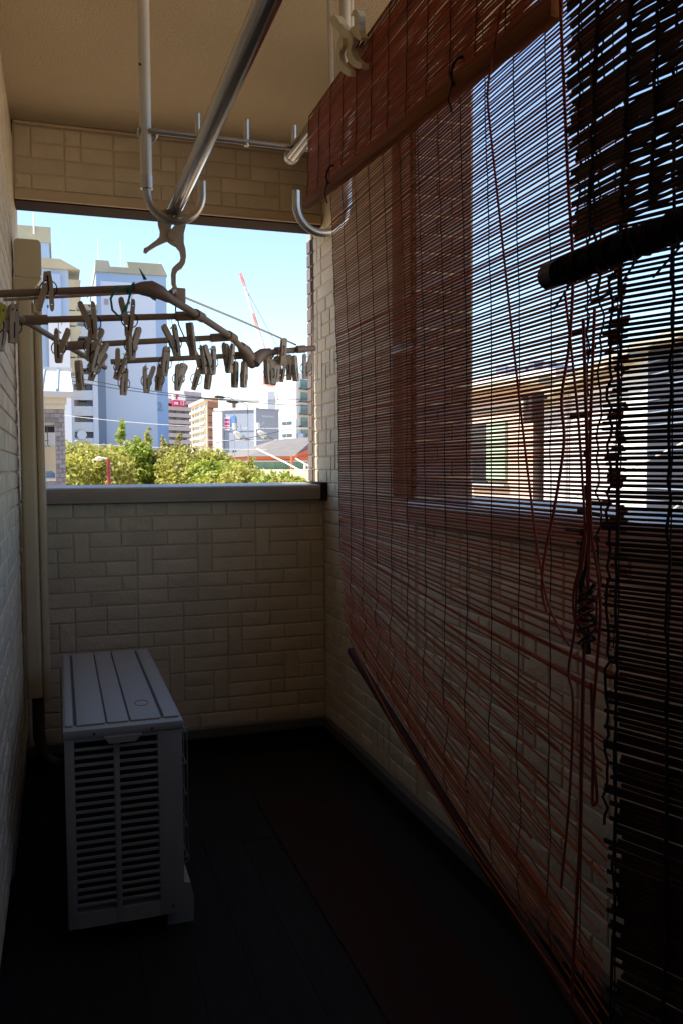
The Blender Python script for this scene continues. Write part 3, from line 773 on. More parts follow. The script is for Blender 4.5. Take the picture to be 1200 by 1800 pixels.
for y in ys2[:5]:
    for grp in (flap2, main2):
        pts = [zat(p_, y) for p_, h_ in grp[::3]]
        pts = [p_ + Vector((-0.004, rnd.uniform(-0.0025, 0.0025), 0)) for p_ in pts if p_ is not None]
        obj('binding_string', MB().tube(pts, 0.0016, 5), 'darkcord', b2, fix=False)
obj('head_rail', MB().tube([(0.466, -0.2, zr(0.187)), (0.466, 0.728, zr(0.187))], 0.0115, 16), 'rail2', b2, True)
obj('rail_cap', MB().tube([(0.466, 0.726, zr(0.187)), (0.466, 0.747, zr(0.187))], 0.0128, 16), 'springblack', b2, True)

for (y_, n_) in ((0.70, 9), (0.655, 4), (0.60, 5), (0.55, 3)):       # binding wound round the rail
    for k_ in range(n_):
        yy = y_ + rnd.uniform(-0.016, 0.016)
        obj('rail_binding', MB().tube(arc((0.466, yy, zr(0.187)), 0.0128, 0, 350, 12, (1, 0, 0), (0, rnd.uniform(-0.4, 0.4), 1)), 0.0015, 5), 'darkcord', b2, fix=False)
    obj('rail_binding', MB().tube([(0.455, y_, zr(0.18)), (0.452, y_ + rnd.uniform(-0.02, 0.02), zr(0.165)), (0.455, y_ + rnd.uniform(-0.03, 0.03), zr(0.15))], 0.0011, 5), 'darkcord', b2, fix=False)
# frayed binding at both neighbouring edges
def fray(parent, x, y, z0, z1, seed, amp, m='darkcord', rr_=0.0011, n=120):
    q = random.Random(seed); pts = []
    for i in range(n): pts.append(Vector((x + q.uniform(-1, 1)*amp*0.5, y + q.uniform(-1, 1)*amp, z0 + (z1-z0)*i/(n-1))))
    obj('frayed_binding', MB().tube(pts, rr_, 5), m, parent, fix=False)
fray(b2, 0.476, Z1+0.010, zr(0.22), zr(0.66), 1, 0.0035, n=60)
fray(b2, 0.480, Z1-0.012, zr(0.2), zr(0.66), 12, 0.003, rr_=0.0014, n=60)
fray(b2, 0.496, Z1-0.015, zr(-0.35), zr(0.18), 3, 0.0035, rr_=0.0014, n=60)
fray(b1, 0.540, Y0+0.03, zr(-0.18), zr(0.62), 5, 0.004, n=70); fray(b1, 0.545, Y0+0.06, zr(-0.1), zr(0.45), 6, 0.004, n=60)
for i in range(24):
    yc = 0.715 + r.uniform(-0.02, 0.05); z = zr(r.uniform(-0.1, 0.62)); L_ = r.uniform(0.012, 0.04)
    b = MB(); prism_path(b, slat_path(r, yc, yc + L_, z + r.uniform(-0.008, 0.008), z, 0.52 + r.uniform(-0.015, 0.015), n=2), 0.0022, 0.0013)
    obj('slat_end', b, 'slat2', b2, fix=False)
# pull cords
XC = 0.474
def cordline(pts, rad=0.0013, m='cord', parent=b1, x=XC):
    pp = [PX(u, v, x) for u, v in pts]
    # smooth with Catmull-Rom
    out = []
    for i in range(len(pp)-1):
        p0, p1, p2, p3 = pp[max(i-1, 0)], pp[i], pp[i+1], pp[min(i+2, len(pp)-1)]
        for s in range(5):
            t = s/5
            out.append(0.5*((2*p1) + (p2-p0)*t + (2*p0-5*p1+4*p2-p3)*t*t + (3*p1-p0-3*p2+p3)*t**3))
    out.append(pp[-1])
    return obj('pull_cord', MB().tube(out, rad, 6), m, parent, True, fix=False)
cordline([(880,10),(868,80),(857,150),(858,200),(875,360),(905,640),(935,900),(948,990),(962,1060),(985,1110),(1000,1135)])
cordline([(983,-20),(986,60),(990,150),(998,330),(1006,470),(1000,600),(986,700),(990,780),(972,900),(955,985),(952,1040),(960,1075)], 0.0016)
cordline([(992,515),(1012,700),(1023,850),(1027,960),(1013,1030),(1010,1100),(998,1180),(1006,1235),(1000,1400),(985,1560)], 0.0013)
cordline([(1024,560),(1030,760),(1034,900),(1033,1010),(1026,1130),(1021,1300),(1018,1480),(1008,1660),(1004,1760)], 0.0017)
cordline([(1044,540),(1036,780),(1038,930),(1050,1010),(1054,1080),(1047,1180),(1040,1290),(1048,1395),(1046,1412),(1040,1408),(1041,1330),(1038,1200)], 0.0015)
cordline([(1034,900),(1020,985),(1007,1040),(1009,1090),(1018,1120)], 0.0012)
q = random.Random(9)
for i in range(6):
    pts = [(1030 + 16*math.sin(j*1.9 + i*1.3 + q.uniform(-.5, .5)), 1015 + i*14 + j*9 + q.uniform(-6, 6)) for j in range(7)]
    cordline(pts, 0.0015, 'cord' if i % 3 == 0 else 'darkcord', b1, XC + q.uniform(-0.006, 0.006))
for i in range(3):
    cordline([(1029+q.uniform(-6, 6), 930), (1022+q.uniform(-10, 14), 985), (1028+q.uniform(-10, 10), 1045), (1030, 1090), (1030+q.uniform(-8, 8), 1150)], 0.002, 'darkcord', b1, XC+0.006)

# ivory clip gripping the blind on the pole
ce = empty('clothes_clip', (PXc, 1.40, PZ+0.02), 'large ivory clothes clip biting the folded top of the blind', 'clothes clip')
XF = 0.490
def R_(l): return [PX(u, v, XF) for u, v in l]
def plate(pts, x0, x1, nm):
    b = MB(); b.prism([(p.y, p.z) for p in pts], lambda a, c_, s: (PXc-0.513+(x0, x1)[s], a, c_)); return obj(nm, b, 'clip', ce)
plate(R_([(599,33),(606,29),(612,34),(617,43),(625,52),(632,58),(638,68),(639,80),(636,92),(640,103),(648,111),(655,114),(656,122),(650,124),(640,120),(632,112),(627,102),(628,88),(629,76),(622,66),(613,57),(604,50),(600,42)]), 0.470, 0.482, 'clip_arm')
plate(R_([(632,30),(636,20),(643,20),(647,30),(645,46),(646,58),(651,68),(648,74),(640,68),(634,62),(629,58),(632,52),(638,48),(639,40),(637,32)]), 0.474, 0.486, 'clip_arm')
plate(R_([(622,74),(629,70),(630,84),(624,98),(627,112),(634,122),(644,129),(645,138),(639,138),(628,131),(621,118),(619,100)]), 0.462, 0.470, 'clip_jaw')
for o_, dx in ((0.0, 0), (0.006, 1)):
    c = PX(627, 64, 0.478)
    obj('clip_spring', MB().tube(arc((c.x + o_, c.y, c.z), 0.017, 0, 355, 24, (0,1,0), (0,0,1)), 0.0011, 6, cap=False), 'springblack', ce, True)

# ------------------------------------------------------------------ the town outside
M['bluewall'] = mat('sky_blue_paint', (0.36, 0.49, 0.70), 0.8, nscale=0.15, namp=0.06)
M['palewall'] = mat('pale_blue_paint', (0.66, 0.72, 0.82), 0.8, nscale=0.2, namp=0.05)
M['whitewall'] = mat('white_paint', (0.74, 0.73, 0.71), 0.8, nscale=0.3, namp=0.06)
M['tanconc'] = mat('tan_concrete', (0.47, 0.44, 0.33), 0.9, nscale=0.5, namp=0.2)
M['greybluewall'] = mat('grey_blue_paint', (0.30, 0.34, 0.42), 0.8, nscale=0.2, namp=0.08)
M['slateside'] = mat('slate_paint', (0.22, 0.27, 0.36), 0.8)
M['pane'] = mat('dark_glass', (0.03, 0.04, 0.05), 0.12, 0.0, spec=0.6)
M['recess'] = mat('balcony_recess', (0.16, 0.16, 0.17), 0.8, var=0.3)
M['greenpane'] = mat('green_glass', (0.08, 0.2, 0.2), 0.15)
M['cream'] = mat('cream_render', (0.72, 0.60, 0.44), 0.85, nscale=0.6, namp=0.08)
M['sand'] = mat('sand_roof', (0.46, 0.38, 0.24), 0.9, nscale=0.8, namp=0.12)
M['brown'] = mat('brown_tile', (0.34, 0.17, 0.10), 0.8, nscale=0.4, namp=0.15)
M['lilac'] = mat('lilac_grey_panel', (0.42, 0.38, 0.40), 0.8, nscale=0.4, namp=0.1)
M['rail_metal'] = mat('railing_metal', (0.10, 0.10, 0.11), 0.5, 0.4)
M['magenta'] = mat('magenta_print', (0.55, 0.02, 0.12), 0.6)
M['signwhite'] = mat('white_print', (0.8, 0.8, 0.8), 0.6)
M['bluebanner'] = mat('blue_print', (0.10, 0.25, 0.62), 0.6)
M['roofgrey'] = mat('grey_slate_roof', (0.19, 0.168, 0.152), 0.85, nscale=2, namp=0.15)
M['orange'] = mat('orange_paint', (0.66, 0.16, 0.05), 0.7, nscale=2, namp=0.1)
M['green'] = mat('green_sheet', (0.16, 0.30, 0.19), 0.6, nscale=1, namp=0.15)
M['redpole'] = mat('maroon_pole', (0.30, 0.035, 0.045), 0.5)
M['craneRed'] = mat('hazed_crane_red', (0.70, 0.36, 0.34), 0.5)  # red paled to put distance haze into the colour
M['craneWhite'] = mat('crane_white', (0.75, 0.73, 0.72), 0.5)
M['roofwhite'] = mat('white_metal_roof', (0.72, 0.70, 0.64), 0.5, 0.0, nscale=2, namp=0.05)
M['fascia'] = mat('fascia_metal', (0.52, 0.52, 0.50), 0.5)
M['greybrick'] = mat('grey_brick', (0.27, 0.255, 0.29), 0.85, var=0.2, nscale=4, namp=0.2)
M['salmon'] = mat('salmon_render', (0.74, 0.54, 0.41), 0.85, nscale=0.7, namp=0.1)
M['darkwall'] = mat('charcoal_siding', (0.035, 0.04, 0.055), 0.7, nscale=1, namp=0.2)
M['polebrown'] = mat('dark_pole', (0.05, 0.042, 0.036), 0.8)
M['cable'] = mat('cable', (0.03, 0.03, 0.033), 0.6)
M['cablewhite'] = mat('pale_cable', (0.7, 0.7, 0.68), 0.6)
M['lampwhite'] = mat('lamp_housing', (0.72, 0.71, 0.66), 0.45)
M['bark'] = mat('bark', (0.10, 0.075, 0.055), 0.9, nscale=8, namp=0.4)

class Fr:                                   # vertical facade frame from plan point a to b
    def __init__(self, a, b, z0=GROUND):
        self.o = Vector((a.x, a.y, 0)); d = Vector((b.x-a.x, b.y-a.y, 0)); self.w = d.length
        self.e = d.normalized(); self.n = Vector((self.e.y, -self.e.x, 0)); self.z0 = z0
    def p(self, u, z, n): return self.o + self.e*u + self.n*n + Vector((0, 0, z))
def plan(mb, pts, z0, z1):
    mb.prism([(p.x, p.y) for p in pts], lambda a, c_, s: (a, c_, (z0, z1)[s])); return mb
def XY(u, Y, v=800): p = P(u, v, Y); return Vector((p.x, p.y, 0))
def ZV(u, v, Y): return P(u, v, Y).z
def text_mesh(s, size, m):
    cu = bpy.data.curves.new('t', 'FONT'); cu.body = s; cu.size = size; cu.align_x = 'LEFT'; cu.extrude = 0.02
    o = bpy.data.objects.new('t', cu); COL.objects.link(o)
    dg = bpy.context.evaluated_depsgraph_get(); dg.update()
    me = bpy.data.meshes.new_from_object(o.evaluated_get(dg)); bpy.data.objects.remove(o); bpy.data.curves.remove(cu)
    me.materials.clear(); me.materials.append(M[m]); return me
def place_text(name, s, size, m, fr, u, z, n, parent):
    me = text_mesh(s, size, m)
    R = Matrix((fr.e, Vector((0,0,1)), fr.n)).transposed()
    o = inst(name, me, parent, fr.p(u, z, n), R.to_euler()); return o

# --- stepped blue apartment tower on the left
YA = 72.0
t = empty('apartment_tower', (*XY(100, YA+8)[:2], GROUND), 'tall sky blue apartment tower with stepped tan roof parapets, at the left', 'building')
a, b_ = XY(20, YA+6), XY(96, YA+6)
fr = Fr(a, b_)
mb = MB(); mb.fbox(fr, -8, fr.w, GROUND, ZV(60, 425, YA+6), -14, 0); obj('upper_wall', mb, 'bluewall', t)
mb = MB(); mb.fbox(fr, -8, fr.w+0.15, ZV(60, 425, YA+6), ZV(60, 398, YA+6), -14.15, 0.15); obj('roof_parapet', mb, 'tanconc', t)
mb = MB(); mb.fbox(fr, fr.w-3.5, fr.w-1.0, ZV(60, 470, YA+6), ZV(60, 438, YA+6), 0, 0.1); obj('wall_panel', mb, 'palewall', t)
obj('roof_mast', MB().tube([fr.p(fr.w-1.2, ZV(88, 415, YA+6), 0.3), fr.p(fr.w-1.2, ZV(88, 378, YA+6), 0.3)], 0.08, 6), 'craneWhite', t)
a, b_ = XY(20, YA), XY(128, YA)
fr = Fr(a, b_)
zt = ZV(110, 474, YA)
mb = MB(); mb.fbox(fr, -6, fr.w, GROUND, zt, -9, 0); obj('wall', mb, 'bluewall', t)
for u0, u1 in ((fr.w-1.6, fr.w-0.6),):
    mb = MB(); mb.fbox(fr, u0, u1, GROUND, zt-0.4, 0, 0.3); obj('pilaster', mb, 'bluewall', t)
mb = MB(); mb.fbox(fr, -6, fr.w-2.4, GROUND, ZV(100, 565, YA), 0, 0.25); obj('lower_wall', mb, 'palewall', t)
mb = MB(); mb.fbox(fr, fr.w-1.6, fr.w, GROUND, ZV(100, 565, YA), 0.0, 0.35); obj('lower_wall', mb, 'palewall', t)
mb = MB()                                  # parapet with a chamfered right end
e0 = fr.w; zp = ZV(110, 457, YA)
q = [(-6, zt), (e0+0.9, zt), (e0-0.6, zp), (-6, zp)]
mb.prism(q, lambda u_, z_, s: fr.p(u_, z_, (0.35, -9.2)[s])); obj('roof_parapet', mb, 'tanconc', t)
for i in range(9):
    z = ZV(135, 492 + i*27.5, YA)
    if i > 5: break
    q = [(fr.w, z), (fr.w+0.95, z), (fr.w+0.45, z-1.15), (fr.w, z-1.15)]
    mb = MB(); mb.prism(q, lambda u_, z_, s: fr.p(u_, z_, (0.0, -2.6)[s])); obj('balcony_side', mb, 'tanconc', t)
# --- balcony wing between the two towers
YW = 80.0
a, b_ = XY(124, YW), XY(174, YW); fr = Fr(a, b_)
t = empty('apartment_wing', (*fr.p(fr.w/2, 0, -4)[:2], GROUND), 'white apartment wing with stacked balconies between the two blue towers', 'building')
zt = ZV(150, 545, YW)
mb = MB(); mb.fbox(fr, 0, fr.w, GROUND, zt, -9, -1.6); obj('wall', mb, 'palewall', t)
mb = MB(); mb.fbox(fr, -0.3, fr.w+0.2, zt, zt+0.5, -9, 0.2); obj('roof_slab', mb, 'tanconc', t)
mb = MB(); mb.fbox(fr, fr.w-0.4, fr.w+0.05, GROUND, zt, -1.6, 0.05); obj('party_wall', mb, 'palewall', t)
mb = MB(); mb.fbox(fr, -0.1, fr.w*0.18, GROUND, zt, -1.6, 0.12); obj('party_wall', mb, 'palewall', t)
nf = 9
for i in range(nf):
    vtop = 574 + i*28.0
    z1, z0 = ZV(150, vtop, YW), ZV(150, vtop+14.5, YW)
    balc = obj('balcony', MB().fbox(fr, fr.w*0.18, fr.w-0.4, z0, z1, -0.15, 0.0) if i else MB().fbox(fr, fr.w*0.18, fr.w-0.4, z0, z1-0.02, -0.15, 0.0), 'palewall', t)
    obj('floor_slab', MB().fbox(fr, fr.w*0.18, fr.w-0.4, z0-0.12, z0, -1.6, -0.02), 'whitewall', balc)
    zz = ZV(150, vtop+28, YW)
    obj('window', MB().fbox(fr, fr.w*0.36, fr.w-0.9, z0-0.75, z0-0.12, -1.58, -1.5), 'pane', balc)
    obj('outer_panel', MB().fbox(fr, fr.w*0.18, fr.w*0.52, z0+0.1, z1+0.0, 0.004, 0.06), 'whitewall', balc)
    if i in (3, 5):
        obj('drain_box', MB().fbox(fr, fr.w*0.19, fr.w*0.26, z1-0.05, z1+0.65, -0.3, -0.1), 'brown', balc)
p = fr.p(fr.w*0.42, ZV(140, 765, YW), 0.2)
mb = MB(); mb.tube([p, p + Vector((0, -0.12, 0.03))], 0.36, 16, r1=0.42); obj('satellite_dish', mb, 'signwhite', t, True)
# --- big pale tower
YT = 90.0
a, b_ = XY(176, YT), XY(298, YT); fr = Fr(a, b_)
t = empty('apartment_tower', (*fr.p(fr.w/2, 0, -6)[:2], GROUND), 'tall pale blue end wall tower with notched tan roofline in the middle', 'building')
zt = ZV(236, 482, YT)
mb = MB(); mb.fbox(fr, 0, fr.w, GROUND, zt, -16, 0); obj('wall', mb, 'bluewall', t)
mb = MB(); mb.fbox(fr, 0.45, fr.w-1.15, GROUND, zt-0.9, 0, 0.12); obj('wall_panel', mb, 'palewall', t)
zl_, zm_, zr_ = ZV(190, 459, YT), ZV(220, 471, YT), ZV(270, 464, YT)
u1, u2 = fr.w*0.2, fr.w*0.46
q = [(-0.1, zt), (fr.w+0.1, zt), (fr.w-0.45, zr_), (u2-0.15, zr_), (u2, zm_), (u1, zm_), (u1-0.15, zl_), (-0.02, zl_)]
mb = MB(); mb.prism(q, lambda u_, z_, s: fr.p(u_, z_, (0.22, -16.1)[s])); obj('roof_parapet', mb, 'tanconc', t)
for u_ in (0.3, fr.w*0.36, fr.w*0.93): obj('roof_mast', MB().tube([fr.p(u_, zr_-0.6, -1), fr.p(u_, zr_+(2.4 if u_ < fr.w*0.8 else 0.5), -1)], 0.05, 6), 'craneWhite', t)
obj('vent', MB().fbox(fr, 0.75, 1.15, ZV(190, 536, YT), ZV(190, 526, YT), 0.12, 0.2), 'lilac', t)
place_text('house_number', '2', 1.25, 'greybluewall', fr, fr.w*0.83, ZV(278, 722, YT), 0.13, t)
fr2 = Fr(XY(171, YT-3), XY(189, YT-3))
t2 = thing('stair_tower', MB().fbox(fr2, 0, fr2.w, GROUND, ZV(180, 600, YT-3), -2.6, 0), 'slateside', 'narrow stair tower coloured shadow blue at the left foot of the pale tower', 'building', (*fr2.p(0.5, 0, -1)[:2], GROUND))  # dark blue stands in for the shaded stair recess
# --- sign building with long balcony bands
YS = 170.0
a, b_ = XY(292, YS), XY(362, YS+6); fr = Fr(a, b_)
t = empty('apartment_slab', (*fr.p(fr.w/2, 0, -6)[:2], GROUND), 'lilac grey apartment slab with long balcony bands and a red sign', 'building')
zt = ZV(330, 700, YS)
mb = MB(); mb.fbox(fr, 0, fr.w, GROUND, zt, -12, -0.8); obj('wall', mb, 'recess', t)  # dark wall colour stands in for shade between the balcony bands
for (uu, vv, dz) in ((0.55, 684, 0), (0.36, 692, 0)):
    mb = MB(); mb.fbox(fr, fr.w*uu, fr.w, zt, ZV(330, vv, YS), -12+uu, -0.7-uu*0.4); obj('penthouse', mb, 'lilac', t)
for i in range(9):
    z1 = ZV(330, 702 + i*11.8, YS)
    obj('balcony_band', MB().fbox(fr, 0.4, fr.w, z1-0.78, z1, -0.8, 0.0), 'lilac', t)
    for k_ in range(4):
        obj('window', MB().fbox(fr, fr.w*(0.1+0.22*k_), fr.w*(0.22+0.22*k_), z1-1.3, z1-0.82, -0.79, -0.72), 'pane', t)
mb = MB(); mb.fbox(fr, -0.3, 0.5, GROUND, zt-0.3, -1, 0.1); obj('end_pilaster', mb, 'lilac', t)
sg = empty('rooftop_sign', fr.p(1.6, ZV(312, 713, YS), 1.0), 'white and crimson sign board reading 13 beside the pale tower', 'sign')
u0, u1 = fr.w*0.12, fr.w*0.42
zs0, zs1, zs2 = ZV(312, 713, YS), ZV(312, 703, YS), ZV(312, 692, YS)
obj('upper_panel', MB().fbox(fr, u0, u1, zs1, zs2, 0.6, 1.0), 'signwhite', sg); obj('lower_panel', MB().fbox(fr, u0, u1, zs0, zs1, 0.6, 1.02), 'magenta', sg)
me = text_mesh('13', 1.15, 'signwhite'); Rm = Matrix((fr.e, Vector((0,0,1)), fr.n)).transposed().to_euler()
inst('lettering', me, sg, fr.p(u0+(u1-u0)*0.52, zs0+0.2, 1.04), Rm, (1.05, 1, 1))
for k_ in range(3): obj('lettering', MB().fbox(fr, u0+0.22+k_*0.36, u0+0.47+k_*0.36, zs0+0.25, zs0+0.75, 1.02, 1.05), 'signwhite', sg)
obj('emblem', MB().fbox(fr, u0+(u1-u0)*0.2, u0+(u1-u0)*0.36, zs1+0.12, zs2-0.15, 1.0, 1.03), 'magenta', sg)
obj('emblem', MB().prism([(u0+(u1-u0)*0.36, zs1+0.7), (u0+(u1-u0)*0.52, zs1+1.05), (u0+(u1-u0)*0.36, zs1+1.1)], lambda u_, z_, s: fr.p(u_, z_, (1.0, 1.03)[s])), 'magenta', sg)
# --- block with its lit face coloured cream and shaded side brown
c0, cl, cr_ = XY(367, 128), XY(340, 142), XY(404, 133)
t = empty('office_block', (c0.x, c0.y+6, GROUND), 'mid rise block, left windowed face coloured cream as lit, plain side brown as shaded', 'building')
zt = ZV(367, 705, 128)
mb = MB(); plan(mb, [c0, cr_, cr_ + (cl-c0), cl], GROUND, zt); obj('wall', mb, 'brown', t)
fr = Fr(cl, c0)
obj('face', MB().fbox(fr, 0, fr.w, GROUND, zt, 0.0, 0.2), 'cream', t)
obj('cornice', MB().fbox(fr, -0.2, fr.w+0.2, zt, zt+0.45, -0.6, 0.6), 'cream', t)
fl = (ZV(367, 707, 128) - ZV(367, 806, 128))/8
for i in range(9):
    z1 = zt - 0.35 - i*fl
    obj('balcony_band', MB().fbox(fr, 0.3, fr.w-0.6, z1-fl+0.12, z1-fl*0.55, 0.2, 0.55), 'cream', t)
    for k_, (ua, ub) in enumerate(((0.10, 0.20), (0.28, 0.52), (0.62, 0.82), (0.9, 0.97))):
        obj('window', MB().fbox(fr, fr.w*ua, fr.w*ub, z1-fl*0.5, z1-0.02, 0.2, 0.24), 'pane', t)
fr = Fr(c0, cr_)
for i in range(7): obj('joint_line', MB().fbox(fr, 0.02, fr.w, zt-1.05-i*fl*1.05, zt-0.97-i*fl*1.05, 0.0, 0.05), 'soffit', t)
obj('roof_box', MB().fbox(fr, fr.w*0.95, fr.w*1.7, zt-3, zt+0.5, -5, -1), 'brown', t)
obj('roof_tank', MB().fbox(fr, fr.w*1.1, fr.w*1.3, zt+0.5, zt+1.2, -4, -2), 'brown', t)
# --- grey box building with rooftop fence
YG = 74.0
g0, g1, g2 = XY(380, YG+2.5), XY(452, YG), XY(491, YG+1.2)
t = empty('warehouse', (g1.x, g1.y+8, GROUND), 'windowless box building coloured shade blue, left edge whitened as sunlit, with rooftop fence', 'building')
zt = ZV(452, 720, YG)
gl = XY(379, YG+14)
mb = MB(); plan(mb, [g0, g1, g2, g2 + Vector((2, 14, 0)), gl], GROUND, zt); obj('wall', mb, 'greybluewall', t)  # grey blue puts the shade of the wide face into the colour
frl = Fr(g0, g1)
obj('painted_lit_edge', MB().fbox(frl, -0.1, frl.w*0.2, GROUND, zt-0.1, 0.0, 0.35), 'whitewall', t)  # white strip stands in for the sunlit left side
obj('eaves_trim', MB().fbox(frl, -0.1, frl.w, zt, zt+0.22, -0.4, 0.12), 'whitewall', t)
frr = Fr(g1, g2)
obj('eaves_trim', MB().fbox(frr, 0.005, frr.w, zt, zt+0.12, -0.4, 0.1), 'greybluewall', t)
obj('downpipe', MB().fbox(frl, frl.w-0.16, frl.w-0.02, GROUND, zt, 0.0, 0.15), 'palewall', t)
obj('joint_line', MB().fbox(frl, frl.w*0.2, frl.w, ZV(420, 757, YG), ZV(420, 756, YG), 0.0, 0.04), 'slateside', t)
obj('service_pipe', MB().fbox(frl, frl.w*0.2, frl.w*0.215, GROUND, ZV(420, 756, YG), 0.0, 0.08), 'slateside', t)
bn = obj('banner', MB().fbox(frl, frl.w*0.235, frl.w*0.36, ZV(400, 755, YG), ZV(400, 731, YG), 0.0, 0.08), 'palewall', t)
for k_ in range(3): obj('banner_print', MB().fbox(frl, frl.w*0.245, frl.w*0.35, ZV(400, 752-k_*6.6, YG), ZV(400, 747.4-k_*6.6, YG), 0.08, 0.1), 'magenta', bn)
bn = obj('banner', MB().fbox(frl, frl.w*0.4, frl.w*0.5, ZV(400, 752, YG), ZV(400, 729, YG), 0.0, 0.08), 'bluebanner', t)
for k_ in range(2):
    wd = obj('window', MB().fbox(frl, frl.w*(0.42+0.26*k_), frl.w*(0.50+0.26*k_), ZV(410, 803, YG), ZV(410, 791, YG), 0.0, 0.06), 'pane', t)
    obj('railing', MB().fbox(frl, frl.w*(0.38+0.26*k_), frl.w*(0.54+0.26*k_), ZV(410, 802, YG), ZV(410, 797, YG), 0.06, 0.4), 'slateside', wd)
nfen = 34
for i in range(nfen):
    u_ = frl.w*(0.02 + 0.96*i/(nfen-1))
    if 0.36*frl.w < u_ < 0.44*frl.w: continue
    obj('fence_post', MB().fbox(frl, u_, u_+0.07, zt+0.22, zt+1.15, -0.5, -0.45), 'craneWhite', t)
for k_ in range(9):
    obj('fascia_mark', MB().fbox(frr, frr.w*(0.25+0.06*k_), frr.w*(0.27+0.06*k_), ZV(470, 733, YG), ZV(470, 729+k_ % 2, YG), 0.0, 0.03), 'palewall', t)
# --- yellowish balcony block behind, slim grey tower
YQ = 190.0
fr = Fr(XY(436, YQ+14), XY(472, YQ))
t = empty('apartment_block', (*fr.p(fr.w/2, 0, -6)[:2], GROUND), 'pale yellow balcony block far behind the grey warehouse', 'building')
zt = ZV(470, 697, YQ)
obj('wall', MB().fbox(fr, 0, fr.w, GROUND, zt, -10, 0), 'cream', t)
for i in range(6):
    for k_ in range(5): obj('window', MB().fbox(fr, fr.w*(0.05+0.19*k_), fr.w*(0.19+0.19*k_), zt-1.5-i*1.6, zt-0.6-i*1.6, 0, 0.05), 'recess', t)
fr = Fr(XY(472, YQ-20), XY(484, YQ-20))
thing('slim_tower', MB().fbox(fr, 0, fr.w, GROUND, ZV(478, 688, YQ-20), -8, 0), 'palewall', 'slim pale tower slab just left of the white apartment house', 'building', (*fr.p(0.5, 0, -3)[:2], GROUND))
# --- white apartment house at the right
YH = 96.0
h0, h1, h2 = XY(486, YH+5), XY(522, YH), XY(560, YH+2.5)
t = empty('apartment_house', (h1.x, h1.y+5, GROUND), 'white apartment house with dark railed balconies on its right side', 'building')
zt = ZV(522, 655, YH)
mb = MB(); plan(mb, [h0, h1, h2, h2 + (h0-h1)], GROUND, zt); obj('wall', mb, 'whitewall', t)
fr = Fr(h0, h1)
obj('lower_face', MB().fbox(fr, 0.03, fr.w, GROUND, ZV(510, 736, YH), 0, 0.06), 'palewall', t)
for v_ in (742, 764):
    wd = obj('window', MB().fbox(fr, fr.w*0.35, fr.w*0.8, ZV(510, v_+2.5, YH), ZV(510, v_-2.5, YH), 0.06, 0.12), 'pane', t)
    obj('mullion', MB().fbox(fr, fr.w*0.57, fr.w*0.59, ZV(510, v_+2.5, YH), ZV(510, v_-2.5, YH), 0.12, 0.15), 'fascia', wd)
for v_ in (694, 717):
    for k_ in range(7): obj('wall_mark', MB().fbox(fr, fr.w*(0.38+0.055*k_), fr.w*(0.42+0.055*k_), ZV(510, v_+0.6, YH), ZV(510, v_-0.8, YH), 0.0, 0.03), 'fascia', t)
for v_ in (690, 712, 735):
    obj('side_fin', MB().fbox(fr, fr.w*0.09, fr.w*0.14, ZV(494, v_+6, YH), ZV(494, v_-6, YH), 0.0, 0.12), 'fascia', t)
fr = Fr(h1, h2)
for i in range(7):
    z0 = ZV(530, 682 + i*22.3, YH)
    bal = obj('balcony', MB().fbox(fr, fr.w*0.12, fr.w, z0-0.12, z0, 0.0, 1.1), 'rail_metal', t)
    obj('balcony_door', MB().fbox(fr, fr.w*0.2, fr.w*0.75, z0, z0+1.05, 0.0, 0.08), 'greenpane', bal)
    mb = MB(); mb.fbox(fr, fr.w*0.12, fr.w, z0+0.52, z0+0.58, 1.02, 1.08)
    for k_ in range(10): mb.fbox(fr, fr.w*(0.13+0.09*k_), fr.w*(0.14+0.09*k_), z0, z0+0.55, 1.03, 1.07)
    obj('railing', mb, 'rail_metal', bal)
    if i == 4: obj('blue_screen', MB().fbox(fr, fr.w*0.02, fr.w*0.12, z0, z0+0.6, 0.0, 0.9), 'slateside', bal)
# --- crane
YC = 190.0
t = empty('tower_crane', (*XY(482, YC)[:2], GROUND), 'red and white tower crane with a raised jib behind the buildings', 'crane')
tip, root = P(423, 480, YC), P(482, 668, YC)
mast0 = Vector((root.x, root.y, GROUND)); 
def lattice(p0, p1, wd, nseg, nm, mats, parent):
    d = (p1-p0); ax = d.normalized(); s1 = ax.orthogonal().normalized(); s2 = ax.cross(s1)
    for i in range(nseg):
        a_, b_ = p0 + d*(i/nseg), p0 + d*((i+1)/nseg); mb = MB()
        cs = [s1*wd + s2*wd, s1*wd - s2*wd, -s1*wd - s2*wd, -s1*wd + s2*wd]
        for k_ in range(4):
            mb.tube([a_+cs[k_], b_+cs[k_]], 0.085, 4); mb.tube([a_+cs[k_], b_+cs[(k_+1) % 4]], 0.05, 4); mb.tube([a_+cs[k_], a_+cs[(k_+1) % 4]], 0.05, 4)
        obj(nm, mb, mats[i % len(mats)], parent, fix=False)
lattice(tip, root, 0.2, 8, 'jib_section', ['craneRed', 'craneWhite', 'craneWhite'], t)
lattice(mast0, root, 0.8, 6, 'mast_section', ['craneWhite'], t)
mb = MB(); mb.box(root.x-1.6, root.x+1.6, root.y-1.6, root.y+1.6, root.z-1.4, root.z+1.6, 0.2); cab = obj('machine_deck', mb, 'craneRed', t)
obj('cab', MB().box(root.x-3.0, root.x-1.4, root.y-1.8, root.y-0.2, root.z-1.2, root.z+0.9, 0.15), 'craneRed', t)
ap = root + Vector((1.2, 0, 7)); obj('stay_frame', MB().tube([root, ap], 0.2, 6), 'craneRed', t)
obj('stay_rope', MB().tube([ap, tip + (root-tip)*0.12], 0.05, 5), 'cable', t)
